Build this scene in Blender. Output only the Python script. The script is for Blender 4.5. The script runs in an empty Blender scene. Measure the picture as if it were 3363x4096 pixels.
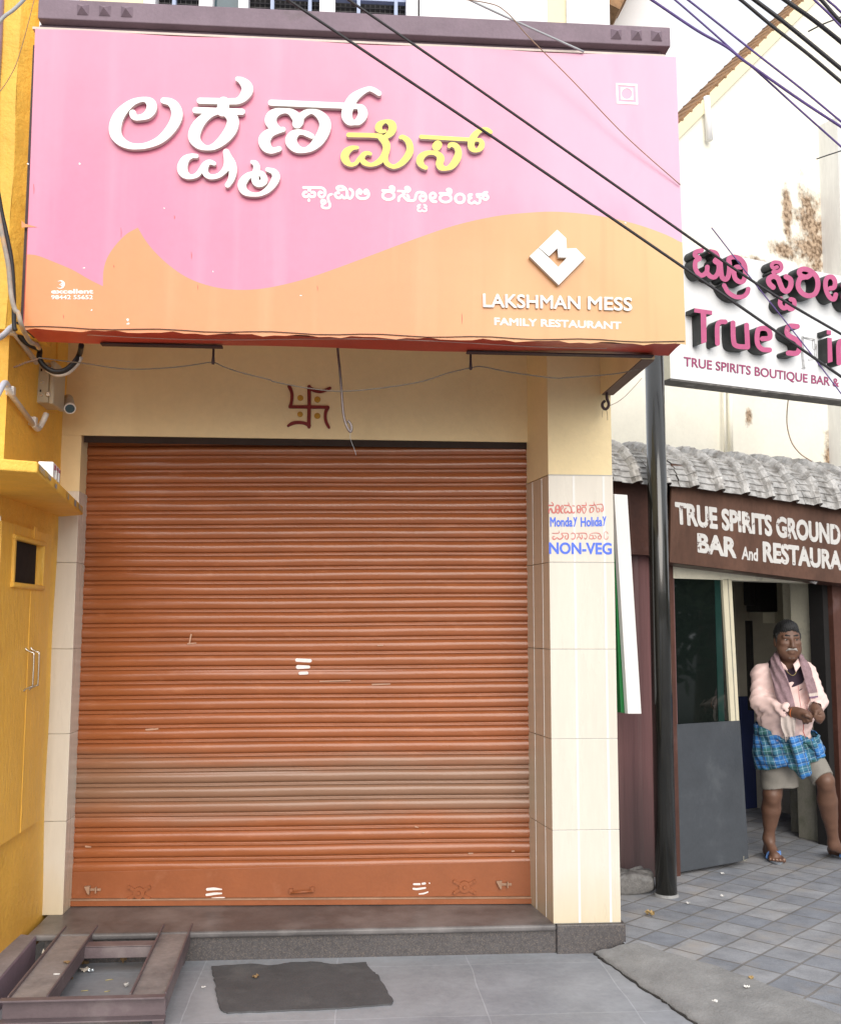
import bpy, bmesh, math, random
import numpy as np
from mathutils import Vector, Matrix
from mathutils.geometry import tessellate_polygon
random.seed(7); np.random.seed(7)
sc = bpy.context.scene
COL = sc.collection
# ------------------------------------------------------------------ camera
FPX, CX, CY = 4058.13, 1681.5, 2048.0          # focal length and centre in photograph pixels
_p, _y, _r = math.radians(6.2106), math.radians(4.2458), math.radians(0.1289)
FW = np.array([math.sin(_y)*math.cos(_p), math.cos(_y)*math.cos(_p), math.sin(_p)])
_rt = np.array([math.cos(_y), -math.sin(_y), 0.0]); _up = np.cross(_rt, FW)
RT = _rt*math.cos(_r)+_up*math.sin(_r); UP = -_rt*math.sin(_r)+_up*math.cos(_r)
EYE = np.array([0.0, 0.0, 1.6])
cam = bpy.data.objects.new('camera', bpy.data.cameras.new('camera')); COL.objects.link(cam)
cam.data.sensor_fit = 'VERTICAL'; cam.data.sensor_height = 36; cam.data.lens = 36*FPX/4096
cam.data.clip_start = 0.05; cam.data.clip_end = 500
mw = Matrix.Identity(4)
for i in range(3):
    mw[i][0], mw[i][1], mw[i][2], mw[i][3] = RT[i], UP[i], -FW[i], EYE[i]
cam.matrix_world = mw
sc.camera = cam
# ------------------------------------------------------------------ world, sun, exposure
SUN_EL, SUN_AZ = math.radians(27), math.radians(173)
wd = bpy.data.worlds.new('World'); sc.world = wd; wd.use_nodes = True
nt = wd.node_tree; nt.nodes.clear()
sky = nt.nodes.new('ShaderNodeTexSky'); sky.sky_type = 'NISHITA'; sky.sun_disc = False
sky.sun_elevation = SUN_EL; sky.sun_rotation = SUN_AZ; sky.air_density = 1.0; sky.dust_density = 4.0; sky.ozone_density = 0.6
bg = nt.nodes.new('ShaderNodeBackground'); bg.inputs['Strength'].default_value = 0.10
ow = nt.nodes.new('ShaderNodeOutputWorld')
# thin bright overcast in front of the blue
cl = nt.nodes.new('ShaderNodeMix'); cl.data_type = 'RGBA'; cl.inputs[0].default_value = 0.75; cl.inputs[7].default_value = (8.6, 8.75, 9.1, 1)
nt.links.new(sky.outputs[0], cl.inputs[6]); nt.links.new(cl.outputs[2], bg.inputs[0]); nt.links.new(bg.outputs[0], ow.inputs[0])
sl = bpy.data.lights.new('sun', 'SUN'); sl.energy = 1.5; sl.angle = math.radians(50); sl.color = (1, .97, .93)
so = bpy.data.objects.new('sun', sl); COL.objects.link(so)
sd = Vector((math.sin(SUN_AZ)*math.cos(SUN_EL), math.cos(SUN_AZ)*math.cos(SUN_EL), math.sin(SUN_EL)))
so.rotation_euler = sd.to_track_quat('Z', 'Y').to_euler()
vs = sc.view_settings; vs.view_transform = 'Standard'; vs.look = 'None'; vs.gamma = 1; vs.exposure = 0.66
sc.cycles.use_denoising = True
sc.cycles.max_bounces = 8; sc.cycles.diffuse_bounces = 6
# ------------------------------------------------------------------ measuring helpers
def ray(px, py): return (px-CX)/FPX*RT-(py-CY)/FPX*UP+FW
class Plane:
    """A flat real surface; at() finds the point of it that the photo shows at a photo pixel."""
    def __init__(s, p0, n):
        s.p0 = np.array(p0, float); s.n = np.array(n, float); s.n /= np.linalg.norm(s.n)
    def at(s, px, py, off=0.0):
        d = ray(px, py); return EYE+d*(((s.p0+s.n*off-EYE)@s.n)/(d@s.n))
    def dp(s, x, y, off=0.0): return s.at(x*1.93721, y*1.93721, off)
def YP(y): return Plane((0, y, 0), (0, -1, 0))
def XP(x): return Plane((x, 0, 0), (1, 0, 0))
def ZP(z): return Plane((0, 0, z), (0, 0, 1))
# ------------------------------------------------------------------ mesh helpers
class MB:
    def __init__(s): s.v = []; s.f = []; s.m = []; s.s = []
    def add(s, vs_, fs, mi=0, smooth=False):
        b = len(s.v); s.v += [tuple(map(float, q)) for q in vs_]
        for f in fs: s.f.append([b+i for i in f]); s.m.append(mi); s.s.append(smooth)
        return s
    def hexa(s, c, mi=0):      # 8 corners: bottom 4 ring, top 4 ring
        return s.add(c, [(0,3,2,1),(4,5,6,7),(0,1,5,4),(1,2,6,5),(2,3,7,6),(3,0,4,7)], mi)
    def box(s, x0, x1, y0, y1, z0, z1, mi=0):
        return s.hexa([(x0,y0,z0),(x1,y0,z0),(x1,y1,z0),(x0,y1,z0),(x0,y0,z1),(x1,y0,z1),(x1,y1,z1),(x0,y1,z1)], mi)
    def obox(s, o, a, b, c, mi=0):     # origin corner + three edge vectors
        o, a, b, c = [np.array(q, float) for q in (o, a, b, c)]
        return s.hexa([o, o+a, o+a+b, o+b, o+c, o+a+c, o+a+b+c, o+b+c], mi)
    def slab(s, pts, vec, mi=0):       # polygon (planar list of 3D points) extruded by vec
        pts = [np.array(q, float) for q in pts]; v = np.array(vec, float); n = len(pts)
        tris = tessellate_polygon([[Vector(q) for q in pts]])
        s.add(pts+[q+v for q in pts], [tuple(t) for t in tris]+[tuple(n+i for i in reversed(t)) for t in tris]
              + [(i, (i+1) % n, n+(i+1) % n, n+i) for i in range(n)], mi)
        return s
    def sheet(s, pts, mi=0):
        pts = [tuple(q) for q in pts]
        tris = tessellate_polygon([[Vector(q) for q in pts]]); return s.add(pts, [tuple(t) for t in tris], mi)
    def tube(s, pts, r, n=8, mi=0, caps=True):
        pts = [np.array(q, float) for q in pts]; k = len(pts)
        rr = r if hasattr(r, '__len__') else [r]*k
        t0 = pts[1]-pts[0]; a = np.cross(t0, (0, 0, 1.0))
        if np.linalg.norm(a) < 1e-6*np.linalg.norm(t0)+1e-9: a = np.cross(t0, (1.0, 0, 0))
        a /= np.linalg.norm(a); vs_ = []
        for i, q in enumerate(pts):
            t = pts[min(i+1, k-1)]-pts[max(i-1, 0)]; t = t/(np.linalg.norm(t)+1e-12)
            a = a-t*(a@t); a /= np.linalg.norm(a)+1e-12; b = np.cross(t, a)
            for j in range(n):
                w = 2*math.pi*j/n; vs_.append(q+rr[i]*(a*math.cos(w)+b*math.sin(w)))
        fs = [(i*n+j, i*n+(j+1) % n, (i+1)*n+(j+1) % n, (i+1)*n+j) for i in range(k-1) for j in range(n)]
        s.add(vs_, fs, mi, True)
        if caps: s.add(vs_[:n], [tuple(reversed(range(n)))], mi); s.add(vs_[-n:], [tuple(range(n))], mi)
        return s
    def cyl(s, p0, p1, r0, r1=None, n=20, mi=0): return s.tube([p0, p1], [r0, r0 if r1 is None else r1], n, mi)
    def grid(s, fn, nu, nv, mi=0, smooth=True):
        vs_ = [fn(i/nu, j/nv) for j in range(nv+1) for i in range(nu+1)]
        fs = [(j*(nu+1)+i, j*(nu+1)+i+1, (j+1)*(nu+1)+i+1, (j+1)*(nu+1)+i) for j in range(nv) for i in range(nu)]
        return s.add(vs_, fs, mi, smooth)
    def build(s, name, mats, parent=None, bevel=0, seg=2, fix=True, kind=None):
        me = bpy.data.meshes.new(name)
        base = np.zeros(3)
        if parent is not None: base = WORLD[parent.name]
        me.from_pydata([(q[0]-base[0], q[1]-base[1], q[2]-base[2]) for q in s.v], [], s.f)
        for m in (mats if isinstance(mats, (list, tuple)) else [mats]): me.materials.append(m)
        me.polygons.foreach_set('material_index', s.m); me.polygons.foreach_set('use_smooth', s.s)
        if fix:
            bm = bmesh.new(); bm.from_mesh(me); bmesh.ops.remove_doubles(bm, verts=bm.verts, dist=1e-6)
            bmesh.ops.recalc_face_normals(bm, faces=bm.faces); bm.to_mesh(me); bm.free()
        o = bpy.data.objects.new(name, me); COL.objects.link(o)
        if parent is not None: o.parent = parent
        WORLD[o.name] = base.copy()
        if bevel:
            b = o.modifiers.new('bevel', 'BEVEL'); b.width = bevel; b.segments = seg; b.limit_method = 'ANGLE'; b.angle_limit = math.radians(40)
        if kind: o['kind'] = kind
        return o
WORLD = {}
def tag(o, label=None, cat=None, group=None, kind=None):
    if label: o['label'] = label
    if cat: o['category'] = cat
    if group: o['group'] = group
    if kind: o['kind'] = kind
    return o
def thing(name, loc, label, cat, group=None):
    o = bpy.data.objects.new(name, None); COL.objects.link(o); o.location = loc; o.empty_display_size = .1
    WORLD[o.name] = np.array(loc, float); return tag(o, label, cat, group)
def spline(pts, per=8):
    """Catmull-Rom through points (any number of components)."""
    P = [np.array(q, float) for q in pts]
    if len(P) == 2: return [P[0]+(P[1]-P[0])*i/per for i in range(per+1)]
    E = [2*P[0]-P[1]]+P+[2*P[-1]-P[-2]]; out = []
    for i in range(1, len(E)-2):
        a, b, c, d = E[i-1:i+3]
        for k in range(per):
            t = k/per
            out.append(.5*((2*b)+(c-a)*t+(2*a-5*b+4*c-d)*t*t+(3*b-a-3*c+d)*t**3))
    out.append(P[-1]); return out
# ------------------------------------------------------------------ lettering helpers
def outlines_mesh(polys, extrude, bevel=0.0):
    """polys: closed 2D loops (holes allowed). Returns verts (x,y,z) with z in 0..1 of the depth, faces."""
    cu = bpy.data.curves.new('tmp', 'CURVE'); cu.dimensions = '2D'; cu.fill_mode = 'BOTH'
    cu.extrude = extrude; cu.bevel_depth = bevel; cu.bevel_resolution = 1
    for pl in polys:
        sp = cu.splines.new('POLY'); sp.points.add(len(pl)-1); sp.use_cyclic_u = True
        sp.points.foreach_set('co', [c for q in pl for c in (q[0], q[1], 0, 1)])
    return curve_mesh(cu)
def curve_mesh(cu):
    o = bpy.data.objects.new('tmp', cu); me = o.to_mesh()
    v = [tuple(q.co) for q in me.vertices]; f = [tuple(q.vertices) for q in me.polygons]
    o.to_mesh_clear(); bpy.data.objects.remove(o); bpy.data.curves.remove(cu); return v, f
def stroke_loops(strokes, cell=None, polys=()):
    """Union of round-ended strokes [(x,y,r),...] as smooth outline loops (distance field + marching squares)."""
    segs = []
    for st in strokes:
        pts = spline([q if len(q) == 3 else (q[0], q[1], st[-1][2]) for q in st], 7) if len(st) > 2 else [np.array(q, float) for q in st]
        if len(pts) == 1: pts = [pts[0], pts[0]+np.array([.01, 0, 0])]
        segs += list(zip(pts[:-1], pts[1:]))
    A = np.array([s[0] for s in segs]); B = np.array([s[1] for s in segs])
    pad = max(A[:, 2].max(), B[:, 2].max())*1.3
    x0 = min(A[:, 0].min(), B[:, 0].min())-pad; x1 = max(A[:, 0].max(), B[:, 0].max())+pad
    y0 = min(A[:, 1].min(), B[:, 1].min())-pad; y1 = max(A[:, 1].max(), B[:, 1].max())+pad
    cell = cell or max((x1-x0), (y1-y0))/130
    nx, ny = int((x1-x0)/cell)+2, int((y1-y0)/cell)+2
    X = x0+np.arange(nx)*cell; Yv = y0+np.arange(ny)*cell
    GX, GY = np.meshgrid(X, Yv); Dm = np.full(GX.shape, 1e9)
    for a, b in zip(A, B):
        d = b[:2]-a[:2]; L = d@d+1e-12
        t = np.clip(((GX-a[0])*d[0]+(GY-a[1])*d[1])/L, 0, 1)
        Dm = np.minimum(Dm, np.hypot(GX-a[0]-t*d[0], GY-a[1]-t*d[1])-(a[2]+(b[2]-a[2])*t))
    return field_loops(Dm, X, Yv, cell)
def field_loops(Dm, X, Yv, cell):
    ny, nx = Dm.shape; ins = Dm < 0; nxt = {}; pos = {}
    def ep(e):
        if e not in pos:
            k, j, i = e; a = Dm[j, i]; b = Dm[j, i+1] if k == 0 else Dm[j+1, i]; t = a/(a-b)
            pos[e] = (X[i]+(t*cell if k == 0 else 0), Yv[j]+(t*cell if k == 1 else 0))
        return e
    for j in range(ny-1):
        row = ins[j, :-1]*1+ins[j, 1:]*2+ins[j+1, 1:]*4+ins[j+1, :-1]*8
        for i in np.nonzero((row > 0) & (row < 15))[0]:
            c = row[i]; b_, r_, t_, l_ = (0, j, i), (1, j, i+1), (0, j+1, i), (1, j, i)
            tb = {1:[(l_,b_)],2:[(b_,r_)],3:[(l_,r_)],4:[(r_,t_)],5:[(l_,b_),(r_,t_)],6:[(b_,t_)],7:[(l_,t_)],8:[(t_,l_)],
                  9:[(t_,b_)],10:[(b_,r_),(t_,l_)],11:[(t_,r_)],12:[(r_,l_)],13:[(r_,b_)],14:[(b_,l_)]}[int(c)]
            for a, b in tb: nxt[ep(a)] = ep(b)
    loops = []
    while nxt:
        s0 = next(iter(nxt)); lp = []; e = s0
        while e in nxt: lp.append(pos[e]); e = nxt.pop(e)
        if len(lp) > 5: loops.append(lp)
    return loops
def zoomed(loops, zx, zy, s): return [[(zx+x/s, zy+y/s) for x, y in lp] for lp in loops]
def px_letters(mb, loops, plane, front, depth, mi_front=0, mi_side=0, bevel=0.0):
    """loops in photo pixels -> solid letters on a plane: faces at offset `front`, going back by `depth`."""
    v, f = outlines_mesh([[(x, -y) for x, y in lp] for lp in loops], .5, bevel)
    return _place(mb, v, f, lambda x, y: plane.at(x, -y, front), plane.n, depth, mi_front, mi_side)
def _place(mb, v, f, fn, n, depth, mi_front, mi_side):
    zs = [q[2] for q in v]; z0, z1 = min(zs), max(zs); dz = (z1-z0) or 1
    P = []
    for x, y, z in v: P.append(fn(x, y)-n*((z1-z)/dz)*depth)
    ff, fs = [], []
    for q in f:
        (ff if all(abs(v[i][2]-z1) < 1e-5 for i in q) else fs).append(q)
    b = len(mb.v); mb.add(P, ff, mi_front); mb.v = mb.v[:b]
    mb.v += [tuple(q) for q in P]
    for q in fs: mb.f.append([b+i for i in q]); mb.m.append(mi_side); mb.s.append(False)
    return mb
def text_mesh(body, bold=0.0, extrude=.5):
    if bold > 0:      # thicken the built-in letterforms evenly with a distance field
        v, f = text_mesh(body, 0, 0.0); cnt = {}
        for q in f:
            for i in range(len(q)):
                e = (q[i], q[(i+1) % len(q)]); k = (min(e), max(e)); cnt[k] = cnt.get(k, 0)+1
        V2 = np.array(v)[:, :2]; E_ = np.array([k for k, c in cnt.items() if c == 1]); A = V2[E_[:, 0]]; B = V2[E_[:, 1]]
        x0, y0 = V2.min(0)-bold*3; x1, y1 = V2.max(0)+bold*3; cell = .011; out = []
        nx, ny = int((x1-x0)/cell)+2, int((y1-y0)/cell)+2; X = x0+np.arange(nx)*cell; Y_ = y0+np.arange(ny)*cell
        Dm = np.full((ny, nx), 9.0); par = np.zeros((ny, nx), bool)
        for a, b in zip(A, B):
            i0, i1 = max(0, int((min(a[0], b[0])-x0-.12)/cell)), min(nx, int((max(a[0], b[0])-x0+.12)/cell)+2)
            GX, GY = np.meshgrid(X[i0:i1], Y_); d = b-a; L = d@d+1e-12; t = np.clip(((GX-a[0])*d[0]+(GY-a[1])*d[1])/L, 0, 1)
            Dm[:, i0:i1] = np.minimum(Dm[:, i0:i1], np.hypot(GX-a[0]-t*d[0], GY-a[1]-t*d[1]))
            if (a[1] > b[1]) != (b[1] > a[1]) or True:
                m = (a[1] > Y_) != (b[1] > Y_)
                if m.any():
                    xi = a[0]+(Y_[m]-a[1])/(b[1]-a[1])*d[0]; par[m] ^= (X[None, :] < xi[:, None])
        Dm = np.where(par, -Dm, Dm)-bold
        return outlines_mesh(field_loops(Dm, X, Y_, cell), extrude)
    cu = bpy.data.curves.new('tmp', 'FONT'); cu.body = body; cu.size = 1; cu.offset = bold; cu.extrude = extrude; cu.fill_mode = 'BOTH'; cu.resolution_u = 4
    return curve_mesh(cu)
def px_text(mb, body, quad, plane, front, depth, bold=0.0, mi_front=0, mi_side=0):
    """quad = TL,TR,BR,BL photo pixels of the text's own bounding box."""
    v, f = text_mesh(body, bold)
    xs = [q[0] for q in v]; ys = [q[1] for q in v]; x0, x1, y0, y1 = min(xs), max(xs), min(ys), max(ys)
    TL, TR, BR, BL = [plane.at(*q, front) for q in quad]
    def fn(x, y):
        a = (x-x0)/(x1-x0); b = (y-y0)/(y1-y0)
        return (BL*(1-a)+BR*a)*(1-b)+(TL*(1-a)+TR*a)*b
    return _place(mb, v, f, fn, plane.n, depth, mi_front, mi_side)
def zq(zx, zy, s, *c): return [(zx+x/s, zy+y/s) for x, y in c]
# ------------------------------------------------------------------ materials
def srgb(r, g, b):
    f = lambda c: (c/255/12.92) if c <= 10 else ((c/255+.055)/1.055)**2.4
    return (f(r), f(g), f(b))
MATS = {}
def mat(name, col, rough=.6, var=.12, scale=6, bump=.0, bscale=60, metal=0.0, spec=.4, dirt=None, dirt_amt=.3, dirt_scale=3, streak=1.0, coat=0.0, detail=6, patch=None, patch_at=.6, patch_scale=5):
    if name in MATS: return MATS[name]
    m = bpy.data.materials.new(name); m.use_nodes = True; MATS[name] = m
    n = m.node_tree.nodes; l = m.node_tree.links; p = n['Principled BSDF']
    p.inputs['Roughness'].default_value = rough; p.inputs['Metallic'].default_value = metal
    p.inputs['Specular IOR Level'].default_value = spec; p.inputs['Coat Weight'].default_value = coat
    tc = n.new('ShaderNodeTexCoord'); mp = n.new('ShaderNodeMapping'); l.new(tc.outputs['Object'], mp.inputs[0])
    mp.inputs['Scale'].default_value = (1, 1, streak)
    def noise(sc_, det=detail, vec=mp):
        t = n.new('ShaderNodeTexNoise'); t.inputs['Scale'].default_value = sc_; t.inputs['Detail'].default_value = det
        t.inputs['Roughness'].default_value = .62; l.new(vec.outputs[0], t.inputs['Vector']); return t
    def mix(f, a, b):
        x = n.new('ShaderNodeMix'); x.data_type = 'RGBA'
        if f is not None: l.new(f, x.inputs[0])
        for s_, q in ((6, a), (7, b)):
            if isinstance(q, tuple): x.inputs[s_].default_value = (*q, 1)
            else: l.new(q, x.inputs[s_])
        return x.outputs[2]
    def ramp(src, lo, hi):
        r = n.new('ShaderNodeMapRange'); r.inputs[1].default_value = lo; r.inputs[2].default_value = hi; l.new(src, r.inputs[0]); return r.outputs[0]
    a = tuple(min(1, c*(1-var)) for c in col); b = tuple(min(1, c*(1+var)) for c in col)
    c = mix(ramp(noise(scale).outputs[0], .32, .68), a, b)
    c = mix(ramp(noise(scale*9, 3).outputs[0], .3, .7), c, mix(None, c, c)) if False else c
    fine = noise(scale*14, 4)
    cc = n.new('ShaderNodeHueSaturation'); l.new(c, cc.inputs['Color'])
    mr = n.new('ShaderNodeMapRange'); mr.inputs[1].default_value = .25; mr.inputs[2].default_value = .75
    mr.inputs[3].default_value = 1-var*.6; mr.inputs[4].default_value = 1+var*.6; l.new(fine.outputs[0], mr.inputs[0]); l.new(mr.outputs[0], cc.inputs['Value'])
    c = cc.outputs[0]
    if dirt:
        k = ramp(noise(dirt_scale, 8).outputs[0], .72-dirt_amt*.5, .72-dirt_amt*.5+.22); mm = n.new('ShaderNodeMath'); mm.operation = 'MULTIPLY'
        mm.inputs[1].default_value = .75; l.new(k, mm.inputs[0]); c = mix(mm.outputs[0], c, dirt)
    if patch:
        k = ramp(noise(patch_scale, 10).outputs[0], patch_at, patch_at+.03); c = mix(k, c, patch)
    l.new(c, p.inputs['Base Color'])
    if rough > .08:
        rr = n.new('ShaderNodeMapRange'); rr.inputs[3].default_value = max(.03, rough*.82); rr.inputs[4].default_value = min(1, rough*1.18)
        l.new(noise(scale*3).outputs[0], rr.inputs[0]); l.new(rr.outputs[0], p.inputs['Roughness'])
    if bump:
        bn = n.new('ShaderNodeBump'); bn.inputs['Strength'].default_value = bump; bn.inputs['Distance'].default_value = .01
        l.new(noise(bscale, 5).outputs[0], bn.inputs['Height']); l.new(bn.outputs[0], p.inputs['Normal'])
    return m
def nodes_of(m): return m.node_tree.nodes, m.node_tree.links, m.node_tree.nodes['Principled BSDF']
# ------------------------------------------------------------------ material set
def brick_paint(m, sx, sy, mortar, rot, colA, colB, colM, bump=.35, axes='XY', offset=0.0, msmooth=.1):
    """procedural tiles: Brick texture laid on the object's own coordinates."""
    n, l, p = nodes_of(m)
    tc = n.new('ShaderNodeTexCoord'); mp = n.new('ShaderNodeMapping')
    if axes == 'XZ': mp.inputs['Rotation'].default_value = (math.radians(-90), 0, 0)
    elif axes == 'YZ':
        mp.inputs['Rotation'].default_value = (math.radians(-90), 0, 0)
    else: mp.inputs['Rotation'].default_value = (0, 0, rot)
    l.new(tc.outputs['Object'], mp.inputs[0])
    b = n.new('ShaderNodeTexBrick'); b.offset = offset; b.squash = 1; b.inputs['Scale'].default_value = 1
    b.inputs['Brick Width'].default_value = sx; b.inputs['Row Height'].default_value = sy; b.inputs['Mortar Size'].default_value = mortar
    b.inputs['Mortar Smooth'].default_value = msmooth
    b.inputs['Color1'].default_value = (*colA, 1); b.inputs['Color2'].default_value = (*colB, 1); b.inputs['Mortar'].default_value = (*colM, 1)
    # a little wander so joints are not ruler straight
    nz = n.new('ShaderNodeTexNoise'); nz.inputs['Scale'].default_value = 2.2; l.new(mp.outputs[0], nz.inputs['Vector'])
    va = n.new('ShaderNodeVectorMath'); va.operation = 'MULTIPLY_ADD'; va.inputs[1].default_value = (.034, .034, 0)
    l.new(nz.outputs['Color'], va.inputs[0]); l.new(mp.outputs[0], va.inputs[2]); l.new(va.outputs[0], b.inputs['Vector'])
    src = p.inputs['Base Color'].links[0].from_socket
    mx = n.new('ShaderNodeMix'); mx.data_type = 'RGBA'; mx.blend_type = 'MULTIPLY'; mx.inputs[0].default_value = 1
    l.new(src, mx.inputs[6]); l.new(b.outputs['Color'], mx.inputs[7]); l.new(mx.outputs[2], p.inputs['Base Color'])
    iv = n.new('ShaderNodeMath'); iv.operation = 'SUBTRACT'; iv.inputs[0].default_value = 1; l.new(b.outputs['Fac'], iv.inputs[1])
    bn = n.new('ShaderNodeBump'); bn.inputs['Strength'].default_value = bump; bn.inputs['Distance'].default_value = .006
    l.new(iv.outputs[0], bn.inputs['Height'])
    if p.inputs['Normal'].links: l.new(p.inputs['Normal'].links[0].from_socket, bn.inputs['Normal'])
    l.new(bn.outputs[0], p.inputs['Normal'])
    return m
def stripes_by_z(m, z0, z1, col, amt):
    """dust band between two heights of the object (object space z), broken up by noise."""
    n, l, p = nodes_of(m)
    tc = n.new('ShaderNodeTexCoord'); sx = n.new('ShaderNodeSeparateXYZ'); l.new(tc.outputs['Object'], sx.inputs[0])
    nz = n.new('ShaderNodeTexNoise'); nz.inputs['Scale'].default_value = 2.5; nz.inputs['Detail'].default_value = 8
    mp = n.new('ShaderNodeMapping'); mp.inputs['Scale'].default_value = (.7, 1, 4); l.new(tc.outputs['Object'], mp.inputs[0]); l.new(mp.outputs[0], nz.inputs['Vector'])
    ad = n.new('ShaderNodeMath'); ad.operation = 'MULTIPLY_ADD'; ad.inputs[1].default_value = .22; l.new(nz.outputs[0], ad.inputs[0]); l.new(sx.outputs[2], ad.inputs[2])
    f = n.new('ShaderNodeMapRange'); f.interpolation_type = 'SMOOTHSTEP'; c0 = (z0+z1)/2+.11; h = (z1-z0)/2
    d = n.new('ShaderNodeMath'); d.operation = 'SUBTRACT'; d.inputs[1].default_value = c0; l.new(ad.outputs[0], d.inputs[0])
    ab = n.new('ShaderNodeMath'); ab.operation = 'ABSOLUTE'; l.new(d.outputs[0], ab.inputs[0])
    f.inputs[1].default_value = h; f.inputs[2].default_value = h*.15; f.inputs[3].default_value = 0; f.inputs[4].default_value = amt; l.new(ab.outputs[0], f.inputs[0])
    src = p.inputs['Base Color'].links[0].from_socket
    mx = n.new('ShaderNodeMix'); mx.data_type = 'RGBA'; mx.inputs[7].default_value = (*col, 1)
    l.new(f.outputs[0], mx.inputs[0]); l.new(src, mx.inputs[6]); l.new(mx.outputs[2], p.inputs['Base Color'])
    return m
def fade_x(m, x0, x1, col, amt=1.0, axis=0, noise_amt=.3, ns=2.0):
    """colour drift along one axis of the object: faded print, painted haze, base grime."""
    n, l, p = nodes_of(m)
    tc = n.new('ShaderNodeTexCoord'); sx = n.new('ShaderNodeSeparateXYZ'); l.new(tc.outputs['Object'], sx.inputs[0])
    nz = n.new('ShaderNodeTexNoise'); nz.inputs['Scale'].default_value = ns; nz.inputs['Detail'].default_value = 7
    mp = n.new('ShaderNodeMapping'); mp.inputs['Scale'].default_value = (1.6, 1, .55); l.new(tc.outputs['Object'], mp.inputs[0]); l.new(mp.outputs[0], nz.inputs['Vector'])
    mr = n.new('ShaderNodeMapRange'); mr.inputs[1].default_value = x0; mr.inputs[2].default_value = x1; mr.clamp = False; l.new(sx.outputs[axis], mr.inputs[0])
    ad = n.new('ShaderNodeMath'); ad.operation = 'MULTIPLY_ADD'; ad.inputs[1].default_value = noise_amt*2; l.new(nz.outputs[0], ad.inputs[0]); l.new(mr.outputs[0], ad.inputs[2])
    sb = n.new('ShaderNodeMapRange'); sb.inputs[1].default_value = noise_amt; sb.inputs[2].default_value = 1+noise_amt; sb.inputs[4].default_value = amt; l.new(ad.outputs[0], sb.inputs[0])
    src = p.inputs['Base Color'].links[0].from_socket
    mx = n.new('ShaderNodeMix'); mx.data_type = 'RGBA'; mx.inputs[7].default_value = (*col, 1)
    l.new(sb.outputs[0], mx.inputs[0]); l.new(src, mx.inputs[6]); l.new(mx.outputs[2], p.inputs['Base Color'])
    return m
def streaks(m, col, amt, fx=9.0, fz=.5, lo=.52, hi=.78):
    """rain streaks: a tall narrow noise mixed over the paint."""
    n, l, p = nodes_of(m); tc = n.new('ShaderNodeTexCoord'); mp = n.new('ShaderNodeMapping'); mp.inputs['Scale'].default_value = (fx, fx*.5, fz); l.new(tc.outputs['Object'], mp.inputs[0])
    nz = n.new('ShaderNodeTexNoise'); nz.inputs['Scale'].default_value = 1.0; nz.inputs['Detail'].default_value = 6; l.new(mp.outputs[0], nz.inputs['Vector'])
    mr = n.new('ShaderNodeMapRange'); mr.inputs[1].default_value = lo; mr.inputs[2].default_value = hi; mr.inputs[4].default_value = amt; l.new(nz.outputs[0], mr.inputs[0])
    src = p.inputs['Base Color'].links[0].from_socket; mx = n.new('ShaderNodeMix'); mx.data_type = 'RGBA'; mx.inputs[7].default_value = (*col, 1)
    l.new(mr.outputs[0], mx.inputs[0]); l.new(src, mx.inputs[6]); l.new(mx.outputs[2], p.inputs['Base Color']); return m
m_asphalt = mat('asphalt', (.12, .12, .12), .9, .25, 5, .6, 140)
m_slab = mat('slate_slab', (.295, .31, .335), .5, .18, 2.2, .12, 90, dirt=(.43, .45, .48), dirt_amt=.5, dirt_scale=1.5)
brick_paint(m_slab, .62, .62, .0025, 0, (1, 1, 1), (.93, .94, .96), (1.3, 1.3, 1.3), .1)
m_paver = mat('paver_stone', (.295, .308, .33), .6, .2, 7, .35, 120, dirt=(.37, .345, .315), dirt_amt=.45, dirt_scale=5)
brick_paint(m_paver, .190, .184, .006, math.radians(-43), (.78, .80, .84), (1.16, 1.13, 1.10), (.66, .61, .55), .9)
m_cement = mat('rough_cement', (.265, .265, .262), .92, .16, 7, .6, 80, dirt=(.36, .36, .36), dirt_amt=.35, dirt_scale=6)
m_granite = mat('black_granite', (.075, .07, .072), .45, .3, 60, .08, 300, dirt=(.17, .16, .15), dirt_amt=.3, dirt_scale=5)
n_, l_, p_ = nodes_of(m_granite)
vo = n_.new('ShaderNodeTexVoronoi'); vo.inputs['Scale'].default_value = 330; tc_ = n_.new('ShaderNodeTexCoord'); l_.new(tc_.outputs['Object'], vo.inputs['Vector'])
mr_ = n_.new('ShaderNodeMapRange'); mr_.inputs[1].default_value = .72; mr_.inputs[2].default_value = .9; sepc = n_.new('ShaderNodeSeparateColor'); l_.new(vo.outputs['Color'], sepc.inputs[0]); l_.new(sepc.outputs[0], mr_.inputs[0])
mx_ = n_.new('ShaderNodeMix'); mx_.data_type = 'RGBA'; mx_.inputs[7].default_value = (.15, .125, .11, 1); l_.new(mr_.outputs[0], mx_.inputs[0])
l_.new(p_.inputs['Base Color'].links[0].from_socket, mx_.inputs[6]); l_.new(mx_.outputs[2], p_.inputs['Base Color'])
m_stepstone = mat('polished_step_stone', (.105, .098, .098), .38, .22, 7, .05, 200, dirt=(.24, .225, .22), dirt_amt=.5, dirt_scale=3)
m_tile = mat('cream_wall_tile', (.655, .615, .535), .28, .05, 4, .0, streak=.15, detail=9, dirt=(.62, .53, .38), dirt_amt=.1, dirt_scale=2.5)
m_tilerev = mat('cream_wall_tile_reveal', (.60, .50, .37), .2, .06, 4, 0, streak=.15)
m_grout = mat('tile_joint', (.42, .42, .40), .9)
m_tilestripe = mat('tile_white_stripe', (.73, .72, .69), .25, .03)
m_cream = mat('cream_wall_paint', (.84, .69, .41), .75, .05, 2.5, .25, 25, dirt=(.5, .38, .2), dirt_amt=.1, dirt_scale=4)
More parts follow.
